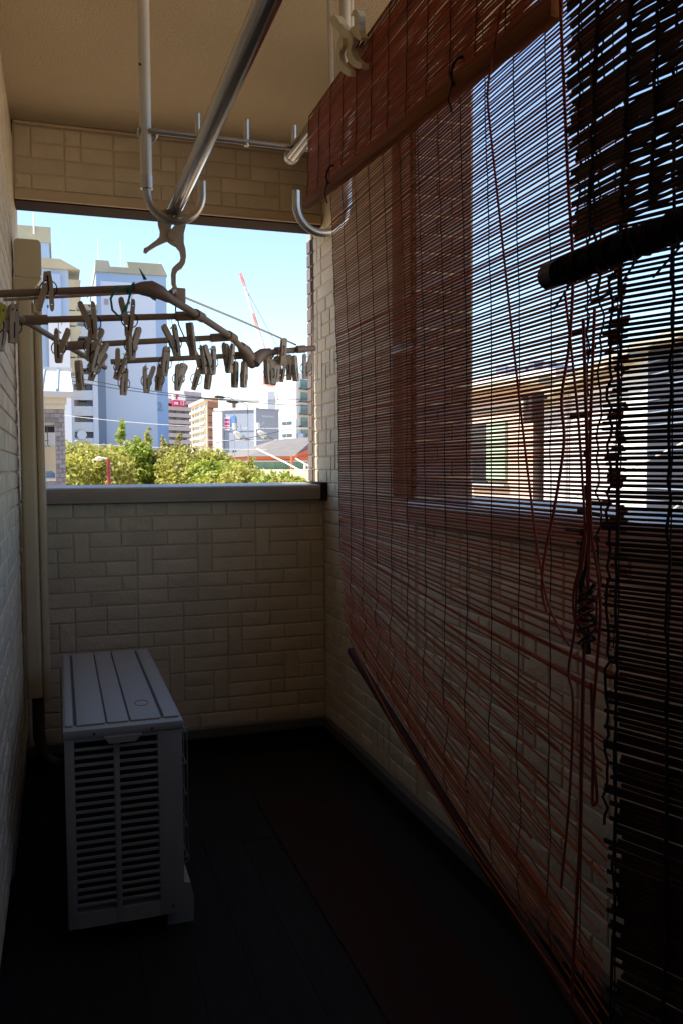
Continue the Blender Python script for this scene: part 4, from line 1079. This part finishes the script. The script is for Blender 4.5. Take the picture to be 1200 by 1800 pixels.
# --- orange house with grey roof
YO = 44.0
o1, o2, o3, o4 = XY(436, YO), XY(517, YO), XY(575, YO+6), XY(487, YO+7)
t = empty('orange_house', (o2.x, o2.y+3, GROUND), 'orange trimmed house under a broad grey slate roof on the right', 'house')
ze = ZV(480, 802, YO)
obj('wall', MB().box(o1.x+0.5, o2.x+2.5, YO+0.8, YO+9, GROUND, ze-0.25), 'cream', t)
obj('wall_band', MB().box(o1.x+0.4, o2.x+2.6, YO+0.7, YO+9.1, ze-0.3, ze-0.02), 'orange', t)
A_ = Vector((o1.x, YO, ze)); Bq = Vector((o2.x, YO, ze)); Cq = P(553, 786, YO+4); R1 = P(488, 772, YO+5); R2 = P(556, 768, YO+5)
back = Vector((A_.x, YO+10, ze)); back2 = Vector((Cq.x+2, YO+10, ze))
mb = MB(); mb.poly([A_, Bq, R2, R1, back, back2, Cq], [(0,1,2,3), (0,3,4), (3,2,5,4), (1,6,2)])
obj('roof', mb, 'roofgrey', t)
fr = Fr(Vector((o1.x,YO,0)), Vector((o2.x,YO,0)))
obj('fascia', MB().fbox(fr, 0.02, fr.w, ze-0.16, ze-0.02, -0.05, 0.06), 'orange', t)
mb = MB(); d = Cq - Bq; mb.poly([Bq + Vector((0,-.05,-.16)), Bq + Vector((0,-.05,.03)), Cq + Vector((0,-.05,.03)), Cq + Vector((0,-.05,-.16)), Bq + Vector((0,.1,-.16)), Bq + Vector((0,.1,.03)), Cq + Vector((0,.1,.03)), Cq + Vector((0,.1,-.16))], [(0,1,2,3),(7,6,5,4),(0,4,5,1),(1,5,6,2),(2,6,7,3),(3,7,4,0)])
obj('gable_board', mb, 'orange', t)
mb = MB(); mb.poly([Bq + Vector((0,.12,-.1)), Cq + Vector((0,.12,-.1)), Vector((Cq.x, Cq.y+.12, ze-0.9)), Vector((Bq.x, Bq.y+.12, ze-0.9))], [(0,1,2,3)]); obj('gable_wall', mb, 'orange', t)
# green sheet fence and cream lean-to roof
fr = Fr(XY(405, 37), XY(540, 37))
t = empty('green_fence', (*fr.p(fr.w/2, 0, 0)[:2], GROUND), 'green corrugated sheet fence in front of the orange house', 'fence')
zf1, zf0 = ZV(470, 812, 37), ZV(470, 824, 37)
obj('top_rail', MB().fbox(fr, 0, fr.w, zf1, zf1+0.06, -0.05, 0.07), 'fascia', t)
nsh = 14
for i in range(nsh):
    obj('sheet', MB().fbox(fr, fr.w*i/nsh+0.01, fr.w*(i+1)/nsh-0.01, zf0-0.3, zf1, -0.03, 0.02 + 0.03*(i % 2)), 'green', t)
t = empty('lean_to_roof', (*XY(480, 30)[:2], GROUND), 'cream flat lean-to roof below the green fence', 'roof')
q0, q1, q2, q3 = P(380, 826, 36.8), P(590, 824, 36.8), P(640, 868, 23), P(370, 866, 23)
mb = MB(); mb.poly([q0, q1, q2, q3] + [p + Vector((0,0,-0.15)) for p in (q0, q1, q2, q3)], [(0,1,2,3),(7,6,5,4),(0,4,5,1),(1,5,6,2),(2,6,7,3),(3,7,4,0)]); obj('roof_sheet', mb, 'sand', t)
mb = MB(); mb.box(q3.x+0.3, q2.x-0.3, 23.3, 36.5, GROUND, q3.z-0.2); obj('wall', mb, 'cream', t)
obj('drain_pipe', MB().tube([P(513, 802, 36.6), P(513, 824, 36.6)], 0.06, 8), 'orange', t)
t = thing('handrail', MB().tube([P(452, 789, 38.5), P(500, 812, 36.0), P(548, 838, 34)], 0.035, 8).tube([P(520, 806, 36.0), P(548, 822, 34)], 0.03, 8).tube([P(536, 815, 35), P(536, 832, 35)], 0.05, 8), 'cablewhite', 'white sloping handrail running down past the orange house', 'handrail', P(500, 830, 36))

# --- neighbour's house with white metal roof, grey brick veranda
YN = 12.0
t = empty('brick_house', (*XY(95, YN)[:2], GROUND), 'grey brick neighbour house under a white ribbed metal roof, beside the duct', 'house')
fr = Fr(XY(30, YN), XY(117, YN))
ze = ZV(100, 706, YN); zroof = ZV(100, 653, YN+1.8)
mb = MB(); a_, b_ = fr.p(-2, ze+0.12, 0.25), fr.p(fr.w+0.1, ze+0.12, 0.25); c_, d_ = fr.p(fr.w+0.1, zroof, -1.7), fr.p(-2, zroof, -1.7)
mb.poly([a_, b_, c_, d_] + [p + Vector((0,0,-0.05)) for p in (a_, b_, c_, d_)], [(0,1,2,3),(7,6,5,4),(0,4,5,1),(1,5,6,2),(2,6,7,3),(3,7,4,0)]); rf = obj('roof', mb, 'roofwhite', t)
for k_ in range(6):
    f_ = fr.w - 0.10 - k_*0.195
    pa_, pb_ = fr.p(f_, ze+0.125, 0.25), fr.p(f_+0.02, zroof+0.005, -1.7)
    mb = MB(); e_ = fr.e*0.014; up = Vector((0,0,0.022)); mb.poly([pa_-e_, pa_+e_, pb_+e_, pb_-e_, pa_-e_+up, pa_+e_+up, pb_+e_+up, pb_-e_+up], [(0,3,2,1),(4,5,6,7),(0,1,5,4),(1,2,6,5),(2,3,7,6),(3,0,4,7)])
    obj('roof_rib', mb, 'greybluewall', rf)
obj('ridge_cap', MB().fbox(fr, -2, fr.w+0.13, zroof-0.02, zroof+0.05, -1.78, -1.66), 'fascia', rf)
obj('gutter', MB().fbox(fr, -2, fr.w+0.12, ze+0.04, ze+0.11, 0.16, 0.30), 'fascia', t)
obj('fascia', MB().fbox(fr, -2, fr.w+0.02, ze-0.03, ze+0.04, -0.1, 0.16), 'fascia', t)
obj('soffit_board', MB().fbox(fr, -2, fr.w+0.0, ze-0.10, ze-0.03, -0.2, 0.04), 'fascia', t)
wl = obj('brick_pier', MB().fbox(fr, fr.w-0.135, fr.w-0.01, GROUND, ze-0.10, -0.5, -0.01), 'mortar', t)
obj('brick_apron', MB().fbox(fr, -2, fr.w-0.135, GROUND, ZV(90, 846, YN), -0.3, -0.01), 'mortar', t)
obj('brick_head', MB().fbox(fr, -2, fr.w-0.135, ZV(90, 747, YN), ze-0.10, -0.3, -0.01), 'mortar', t)
def bricks_rect(u0, u1, z0, z1, parent, ch=0.062, bw_=0.125):
    j = 0; z = z1
    while z - ch > z0 - 0.01:
        u_ = u1 + (bw_/2 if j % 2 else 0)
        while u_ > u0 + 0.02:
            ua, ub = max(u0, u_-bw_+0.008), min(u1, u_)
            if ub - ua > 0.02: obj('brick', MB().fbox(fr, ua, ub, z-ch+0.008, z, -0.02, 0.004), 'greybrick', parent, loc=fr.p((ua+ub)/2, z, 0), fix=False)
            u_ -= bw_
        z -= ch; j += 1
bricks_rect(fr.w-0.135, fr.w-0.01, ZV(110, 862, YN), ze-0.10, wl, 0.0612, 0.09)
bricks_rect(fr.w-0.62, fr.w-0.137, ZV(90, 746, YN), ze-0.10, wl, 0.0612)
bricks_rect(fr.w-0.62, fr.w-0.137, ZV(90, 862, YN), ZV(90, 847, YN), wl, 0.0612)
obj('sill', MB().fbox(fr, -2, fr.w-0.137, ZV(90, 846, YN), ZV(90, 841, YN), -0.3, 0.02), 'fascia', t)
obj('inner_wall', MB().fbox(fr, -2, fr.w-0.137, ZV(90, 785, YN+1), ZV(90, 740, YN+1), -1.0, -0.95), 'palewall', t)
obj('inner_dado', MB().fbox(fr, -2, fr.w-0.137, GROUND, ZV(90, 785, YN+1), -1.0, -0.94), 'cream', t)
obj('dark_transom', MB().fbox(fr, -2, fr.w-0.14, ZV(90, 759, YN), ZV(90, 748, YN), -0.25, -0.2), 'darkwall', t)
for u_ in (0.235, 0.275):
    obj('laundry_hook', MB().tube([fr.p(fr.w-u_, ZV(80, 748, YN), -0.15), fr.p(fr.w-u_, ZV(80, 782, YN), -0.15), fr.p(fr.w-u_+0.03, ZV(80, 785, YN), -0.15)], 0.007, 6), 'rail_metal', t)
obj('laundry_bar', MB().tube([fr.p(fr.w-0.5, ZV(80, 774, YN), -0.15), fr.p(fr.w-0.22, ZV(80, 774, YN), -0.15)], 0.006, 6), 'rail_metal', t)
mb = MB(); mb.prism([(fr.w-0.40, ZV(80, 840, YN)), (fr.w-0.15, ZV(80, 840, YN)), (fr.w-0.15, ZV(80, 833, YN)), (fr.w-0.19, ZV(80, 828, YN)), (fr.w-0.40, ZV(80, 831, YN))], lambda u_, z_, s: fr.p(u_, z_, (-0.28, -0.1)[s])); obj('folded_sheet', mb, 'slateside', t)

# --- trees and shrubs below the parapet line
def leafmat(name, c1, c2, c3):
    m, tt, b = principled(name)
    co = tt.nodes.new('ShaderNodeTexCoord'); n = tt.nodes.new('ShaderNodeTexNoise'); n.inputs['Scale'].default_value = 1.7; n.inputs['Detail'].default_value = 3
    tt.links.new(co.outputs['Object'], n.inputs['Vector'])
    at_ = tt.nodes.new('ShaderNodeAttribute'); at_.attribute_name = 'tone'
    ad = tt.nodes.new('ShaderNodeMath'); ad.operation = 'ADD'; tt.links.new(n.outputs['Fac'], ad.inputs[0]); tt.links.new(at_.outputs['Fac'], ad.inputs[1])
    cr = tt.nodes.new('ShaderNodeValToRGB'); cr.color_ramp.elements[0].position = 0.25; cr.color_ramp.elements[1].position = 0.95
    cr.color_ramp.elements[0].color = (*c1, 1); cr.color_ramp.elements[1].color = (*c3, 1)
    el = cr.color_ramp.elements.new(0.6); el.color = (*c2, 1)
    tt.links.new(ad.outputs[0], cr.inputs[0]); tt.links.new(cr.outputs[0], b.inputs['Base Color'])
    b.inputs['Roughness'].default_value = 0.5
    tr = tt.nodes.new('ShaderNodeBsdfTranslucent'); tt.links.new(cr.outputs[0], tr.inputs[0])
    mx = tt.nodes.new('ShaderNodeMixShader'); mx.inputs[0].default_value = 0.5
    out = tt.nodes['Material Output']
    tt.links.new(b.outputs[0], mx.inputs[1]); tt.links.new(tr.outputs[0], mx.inputs[2]); tt.links.new(mx.outputs[0], out.inputs['Surface'])
    return m
M['leaf1'] = leafmat('spring_leaves', (0.24, 0.24, 0.03), (0.48, 0.45, 0.08), (0.62, 0.55, 0.22))
M['leaf2'] = leafmat('fresh_leaves', (0.20, 0.25, 0.025), (0.37, 0.43, 0.045), (0.50, 0.53, 0.11))
M['leaf3'] = leafmat('bronze_leaves', (0.18, 0.17, 0.03), (0.33, 0.29, 0.07), (0.48, 0.38, 0.18))
def crown_mesh(center, rx, rz, n, seed, m, size=0.06, spikes=()):
    g = np.random.default_rng(seed)
    nl = 16
    lobes = []
    for i in range(nl):
        th = g.uniform(0, 6.28); ph = g.uniform(-0.5, 1.2)
        lobes.append((np.array([math.cos(th)*math.cos(ph)*rx*0.72, math.sin(th)*math.cos(ph)*rx*0.72, math.sin(ph)*rz*0.78]), g.uniform(0.26, 0.5)*min(rx, rz)))
    for (dx, dz, rr_) in spikes:
        for s in range(5): lobes.append((np.array([dx + g.uniform(-.05, .05), g.uniform(-.2, .2), dz - s*rr_*0.9]), rr_*(0.55+0.16*s)))
    ws = np.array([l[1]**2 for l in lobes]); ws /= ws.sum()
    idx = g.choice(len(lobes), n, p=ws)
    c = np.array([lobes[i][0] for i in idx]); rad = np.array([lobes[i][1] for i in idx])
    d = g.normal(size=(n, 3)); d /= np.linalg.norm(d, axis=1)[:, None]
    pos = c + d*(rad*g.uniform(0.35, 1.05, n)**0.7)[:, None]
    pos += np.array(center)[None, :]
    nrm = d*0.7 + g.normal(size=(n, 3))*0.8 + np.array([-.2, 0, .5]); nrm /= np.linalg.norm(nrm, axis=1)[:, None]
    a_ = np.cross(nrm, g.normal(size=(n, 3))); a_ /= np.linalg.norm(a_, axis=1)[:, None]
    b_ = np.cross(nrm, a_)
    L = size*g.uniform(0.6, 1.35, n)[:, None]; W = L*0.55
    v = np.stack([pos - a_*L, pos + b_*W + nrm*L*0.15, pos + a_*L, pos - b_*W + nrm*L*0.15], 1).reshape(-1, 3)
    me = bpy.data.meshes.new('crown'); me.vertices.add(4*n); me.vertices.foreach_set('co', v.ravel())
    me.loops.add(4*n); me.loops.foreach_set('vertex_index', np.arange(4*n, dtype=np.int32))
    me.polygons.add(n); me.polygons.foreach_set('loop_start', np.arange(0, 4*n, 4, dtype=np.int32))
    at_ = me.attributes.new('tone', 'FLOAT', 'FACE'); at_.data.foreach_set('value', (g.normal(size=n)*0.16).astype(np.float32))
    me.materials.append(M[m]); me.update(); me.validate(); return me
def tree(u, vtop, Y, rx, label, m, seed, n=9000, spikes=(), nm='garden_tree'):
    top = P(u, vtop, Y); x, y = top.x, top.y
    base = Vector((x, y, GROUND)); rz = min(rx*1.15, (top.z - GROUND)*0.42)
    cz = top.z - rz
    t = empty(nm, base, label, 'tree', 'trees beyond the parapet')
    tk = obj('trunk', MB().tube([base, base + Vector((0.05, 0, (cz-GROUND)*0.5)), Vector((x, y, cz))], 0.13, 8, r1=0.06), 'bark', t, True)
    g = random.Random(seed)
    for i in range(5):
        a = g.uniform(0, 6.28); st = Vector((x, y, cz - g.uniform(0.0, 0.8)))
        en = Vector((x + math.cos(a)*rx*0.75, y + math.sin(a)*rx*0.75, cz + g.uniform(-0.2, 0.9)*rz*0.7))
        obj('limb', MB().tube([st, (st+en)/2 + Vector((0,0,0.15)), en], 0.045, 6, r1=0.012), 'bark', tk, True)
    me = crown_mesh((0, 0, cz - GROUND), rx, rz, n, seed, m, spikes=[(dx, cz*0 + (ZV(u, vv, Y) - cz), r_) for (dx, vv, r_) in spikes])
    o = bpy.data.objects.new('crown', me); COL.objects.link(o); o.parent = t; o.location = (0, 0, 0)
tree(84, 806, 19, 1.0, 'small tree half hidden behind the brick pier at the left', 'leaf1', 31, 6000)
tree(140, 774, 22, 1.3, 'yellow green tree between the brick pier and the lamp post', 'leaf1', 32)
tree(178, 786, 21, 1.35, 'bright low shrub crown around the maroon lamp post', 'leaf1', 33, 8400)
tree(218, 777, 23, 1.1, 'fresh green tree with a tall pointed shoot by the lamp', 'leaf2', 34, spikes=((-0.08, 741, 0.12), (0.36, 768, 0.10)))
tree(258, 780, 24, 1.25, 'green tree with an upright shoot before the pale tower', 'leaf1', 35, spikes=((0.02, 757, 0.11), (0.5, 772, 0.1)))
tree(308, 780, 23, 1.2, 'bushy tree with bronze tips under the sign building', 'leaf3', 36, spikes=((0.1, 766, 0.11), (-0.3, 770, 0.1)))
tree(345, 783, 22, 1.3, 'dense yellow green tree in front of the cream block', 'leaf1', 37)
tree(380, 802, 21, 1.1, 'lower leafy tree before the grey warehouse', 'leaf2', 38, 8400)
tree(425, 812, 20, 1.05, 'low green crown left of the green fence', 'leaf1', 39, 8400, spikes=((0.25, 806, 0.12),))
tree(466, 820, 19, 0.9, 'low green crown below the green fence', 'leaf2', 40, 7200)
tree(505, 836, 18, 0.6, 'small leafy crown just above the coping at the right', 'leaf1', 41, 5000)
tree(537, 848, 17, 0.4, 'last tuft of leaves beside the dark brick corner', 'leaf2', 42, 3000)

# --- lamp post
YL = 16.5
t = empty('street_lamp', (*XY(191, YL)[:2], GROUND), 'maroon street lamp post with a white lamp head among the trees', 'street lamp')
p = P(191, 806, YL)
obj('post', MB().tube([Vector((p.x, p.y, GROUND)), p], 0.036, 10), 'redpole', t, True)
q = P(176, 806, YL)
obj('bracket', MB().tube([p + Vector((0,0,-0.02)), (p+q)/2 + Vector((0,0,0.01)), q], 0.016, 8), 'lampwhite', t, True)
mb = MB(); vtube(mb, [q + Vector((0.05,0,0)), q, q + Vector((-0.05,0,-0.01)), q + Vector((-0.09,0,-0.025))], [0.02, 0.042, 0.042, 0.018]); obj('lamp_head', mb, 'lampwhite', t, True)
# --- overhead lines
def wire(pts, Y, label, rad=0.012, m='cable', sag=0.0, cat='cable', group='overhead wires'):
    pp = [P(u, v, Y) for u, v in pts]
    if len(pp) == 2:
        a_, b_ = pp; pp = [a_ + (b_-a_)*(i/10) + Vector((0,0,-sag*4*(i/10)*(1-i/10))) for i in range(11)]
    thing('overhead_wire', MB().tube(pp, rad, 5), m, label, cat, pp[0], group=group)
wire([(-60, 620), (560, 714)], 26, 'upper of the thin wires crossing behind the pegs', 0.011, sag=0.3)
wire([(-60, 627), (560, 706)], 26.5, 'lower of the thin wires crossing behind the pegs', 0.011, sag=0.4)
wire([(-60, 705), (560, 752)], 30, 'faint pale wire across the face of the pale tower', 0.010, 'cablewhite', sag=0.3)
wire([(330, 698), (560, 700)], 34, 'dark wire passing in front of the white apartment house', 0.014, sag=0.1)
wire([(380, 778), (560, 738)], 28, 'wire rising to the right past the floodlights', 0.010, sag=0.1)
wire([(330, 772), (500, 772)], 28.2, 'level wire the floodlights hang beside', 0.009, 'cablewhite', sag=0.05)
wire([(150, 780), (470, 790)], 29, 'pale wire low over the tree tops', 0.008, 'cablewhite', sag=0.05)
# --- street lamp arms, dark, end of a pole out of sight
YK = 30.0
for (u0, v0, u1, v1, lab) in ((378, 697, 396, 699, 'upper dark lamp head reaching in over the cream block'), (399, 705, 420, 708, 'lower dark lamp head in front of the brown block')):
    a_, b_ = P(u0, v0, YK), P(u1, v1, YK)
    t = empty('lamp_head', a_, lab, 'street lamp')
    mb = MB(); vtube(mb, [a_, a_ + (b_-a_)*0.25, a_ + (b_-a_)*0.8, b_], [0.03, 0.055, 0.05, 0.02], 10); obj('housing', mb, 'cable', t, True)
    obj('arm', MB().tube([b_, b_ + Vector((0.15, 0, 0.01)), P(u1+16, v1+4, YK), P(u1+16, v1+22, YK)], 0.014, 6), 'cable', t, True)
    pe = P(u1+16, v1+20, YK); obj('mast', MB().tube([pe, Vector((pe.x, pe.y, GROUND))], 0.016, 6), 'wire', t, True)
for (u0, v0, lab, fl_) in ((418, 756, 'left floodlight of the pair on thin arms before the warehouse', 1), (460, 755, 'right floodlight of the pair on thin arms before the warehouse', 1)):
    YJ = 28.15
    c_ = P(u0, v0, YJ)
    t = empty('floodlight', c_, lab, 'floodlight', 'floodlights on the overhead line')
    obj('canister', MB().tube([P(u0-6, v0-12, YJ), P(u0-5, v0-1, YJ)], 0.062, 12), 'lampwhite', t, True)
    mb = MB(); vtube(mb, [P(u0-5, v0+3, YJ-0.05), P(u0-1, v0+6, YJ), P(u0+5, v0+10, YJ+0.02), P(u0+8, v0+13, YJ+0.04)], [0.05, 0.10, 0.12, 0.10], 14); hd = obj('reflector', mb, 'lampwhite', t, True)
    obj('lens', MB().tube([P(u0+7.5, v0+12, YJ-0.06), P(u0+9, v0+13.5, YJ-0.05)], 0.095, 14), 'recess', hd, True)
    obj('arm', MB().tube([P(u0-2, v0-2, YJ), P(u0+4, v0-14, YJ), P(u0+6, v0-4, YJ), P(u0+8, v0+8, YJ), P(u0+20, v0+17, YJ), P(u0+30, v0+17, YJ)], 0.012, 6), 'wire', t, True)
    obj('ballast', MB().tube([P(u0+12, v0+16, YJ), P(u0+22, v0+17, YJ)], 0.035, 8), 'wire', t, True)

# ------------------------------------------------------------------ beyond the blinds, to the right
def facing(u0, u1, Y0_, Y1_): return Fr(XY(u0, Y0_), XY(u1, Y1_))
fr = facing(800, 955, 15.0, 12.5)
t = empty('salmon_house', (*fr.p(fr.w/2, 0, -3)[:2], GROUND), 'salmon rendered house with a green window, seen through the first blind', 'house')
zt = ZV(880, 688, 13.8)
obj('wall', MB().fbox(fr, 0, fr.w, GROUND, zt, -5, 0), 'salmon', t)
obj('roof_edge', MB().fbox(fr, -0.2, fr.w+0.2, zt, zt+0.12, -5.2, 0.3), 'tanconc', t)
def ux(u, fr_):                            # distance along a facade for an image column
    d = ray(u, 800); k_ = fr_.n.dot(fr_.o)/fr_.n.dot(Vector((d.x, d.y, 0))); p = Vector((d.x, d.y, 0))*k_
    return (p - fr_.o).dot(fr_.e)
wd = obj('window', MB().fbox(fr, ux(858, fr), ux(891, fr), ZV(875, 845, 14), ZV(875, 742, 14), 0.0, 0.06), None, t)
M['palegreen'] = mat('pale_green_shutter', (0.45, 0.62, 0.42), 0.6, nscale=3, namp=0.08); wd.data.materials.append(M['palegreen'])
obj('window', MB().fbox(fr, ux(833, fr), ux(857, fr), ZV(845, 848, 14), ZV(845, 746, 14), 0.0, 0.05), 'pane', t)
obj('sill', MB().fbox(fr, ux(830, fr), ux(894, fr), ZV(860, 853, 14), ZV(860, 848, 14), 0.0, 0.12), 'fascia', t)
obj('string_course', MB().fbox(fr, 0, fr.w, ZV(875, 725, 14), ZV(875, 721, 14), 0.0, 0.05), 'tanconc', t)
fr = facing(800, 975, 34, 29)
t = empty('flat_roofed_block', (*fr.p(fr.w/2, 0, -3)[:2], GROUND), 'white flat roofed block with dark rooftop units behind the salmon house', 'building')
zt = ZV(880, 655, 31)
obj('wall', MB().fbox(fr, 0, fr.w, GROUND, zt, -6, 0), 'whitewall', t)
for (u0, u1, v0) in ((848, 866, 636), (868, 900, 641), (905, 915, 632), (930, 940, 640)):
    obj('rooftop_unit', MB().fbox(fr, ux(u0, fr), ux(u1, fr), zt, ZV(880, v0, 31), -2.5, -0.8), 'slateside', t)
t = empty('utility_pole', (*XY(945, 9.0)[:2], GROUND), 'dark utility pole seen through the blinds at the right', 'utility pole')
p = P(946, 690, 9.0)
obj('shaft', MB().tube([Vector((p.x, p.y, GROUND)), p], 0.065, 12), 'polebrown', t, True)
obj('transformer', MB().box(p.x-0.16, p.x-0.02, p.y-0.1, p.y+0.1, p.z-0.35, p.z-0.02, 0.02), 'polebrown', t)
obj('crossarm', MB().box(p.x-0.25, p.x+0.1, p.y-0.03, p.y+0.03, p.z-0.08, p.z-0.03), 'polebrown', t)
fr = facing(955, 1136, 12.2, 9.3)
t = empty('white_house', (*fr.p(fr.w/2, 0, -3)[:2], GROUND), 'white rendered house with a sloping roof edge behind the second blind', 'house')
za, zb = ZV(952, 697, 12.2), ZV(1136, 612, 9.3)
mb = MB(); mb.prism([(0, GROUND), (fr.w, GROUND), (fr.w, zb-0.1), (0, za-0.1)], lambda u_, z_, s: fr.p(u_, z_, (0, -5)[s])); obj('wall', mb, 'whitewall', t)
mb = MB(); mb.prism([(-0.25, za-0.19), (fr.w, zb-0.1), (fr.w, zb+0.02), (-0.25, za-0.05)], lambda u_, z_, s: fr.p(u_, z_, (0.3, -5.2)[s])); obj('roof_edge', mb, 'tanconc', t)
obj('drain_pipe', MB().tube([fr.p(ux(1000, fr), GROUND, 0.05), fr.p(ux(1000, fr), ZV(1000, 690, 11.5), 0.05)], 0.025, 8), 'fascia', t)
fr = facing(1136, 1330, 8.6, 6.4)
t = empty('charcoal_house', (*fr.p(fr.w/2, 0, -3)[:2], GROUND), 'charcoal sided house at the far right behind the second blind', 'house')
zt = ZV(1136, 617, 8.6)
obj('wall', MB().fbox(fr, 0, fr.w, GROUND, zt, -5, 0), 'darkwall', t)
for k_ in range(30): obj('siding_lap', MB().fbox(fr, 0.005, fr.w, zt-0.15*(k_+1), zt-0.15*(k_+1)+0.012, 0.0, 0.012), 'slateside', t)
obj('roof_edge', MB().fbox(fr, -0.1, fr.w+0.2, zt, zt+0.1, -5.2, 0.2), 'tanconc', t)
a_, b_ = P(1080, 838, 7.0), P(1230, 763, 5.6)
thing('overhead_wire', MB().tube([a_ + (b_-a_)*(i/8) for i in range(-6, 14)], 0.008, 6), 'cablewhite', 'pale cable slanting up to the right before the charcoal house', 'cable', a_, group='overhead wires')
a_, b_ = P(1185, 893, 5.0), P(1220, 868, 4.8)
thing('overhead_wire', MB().tube([a_ + (b_-a_)*(i/4) for i in range(-3, 12)], 0.006, 6), 'cablewhite', 'short pale cable at the far right just above the coping', 'cable', a_, group='overhead wires')
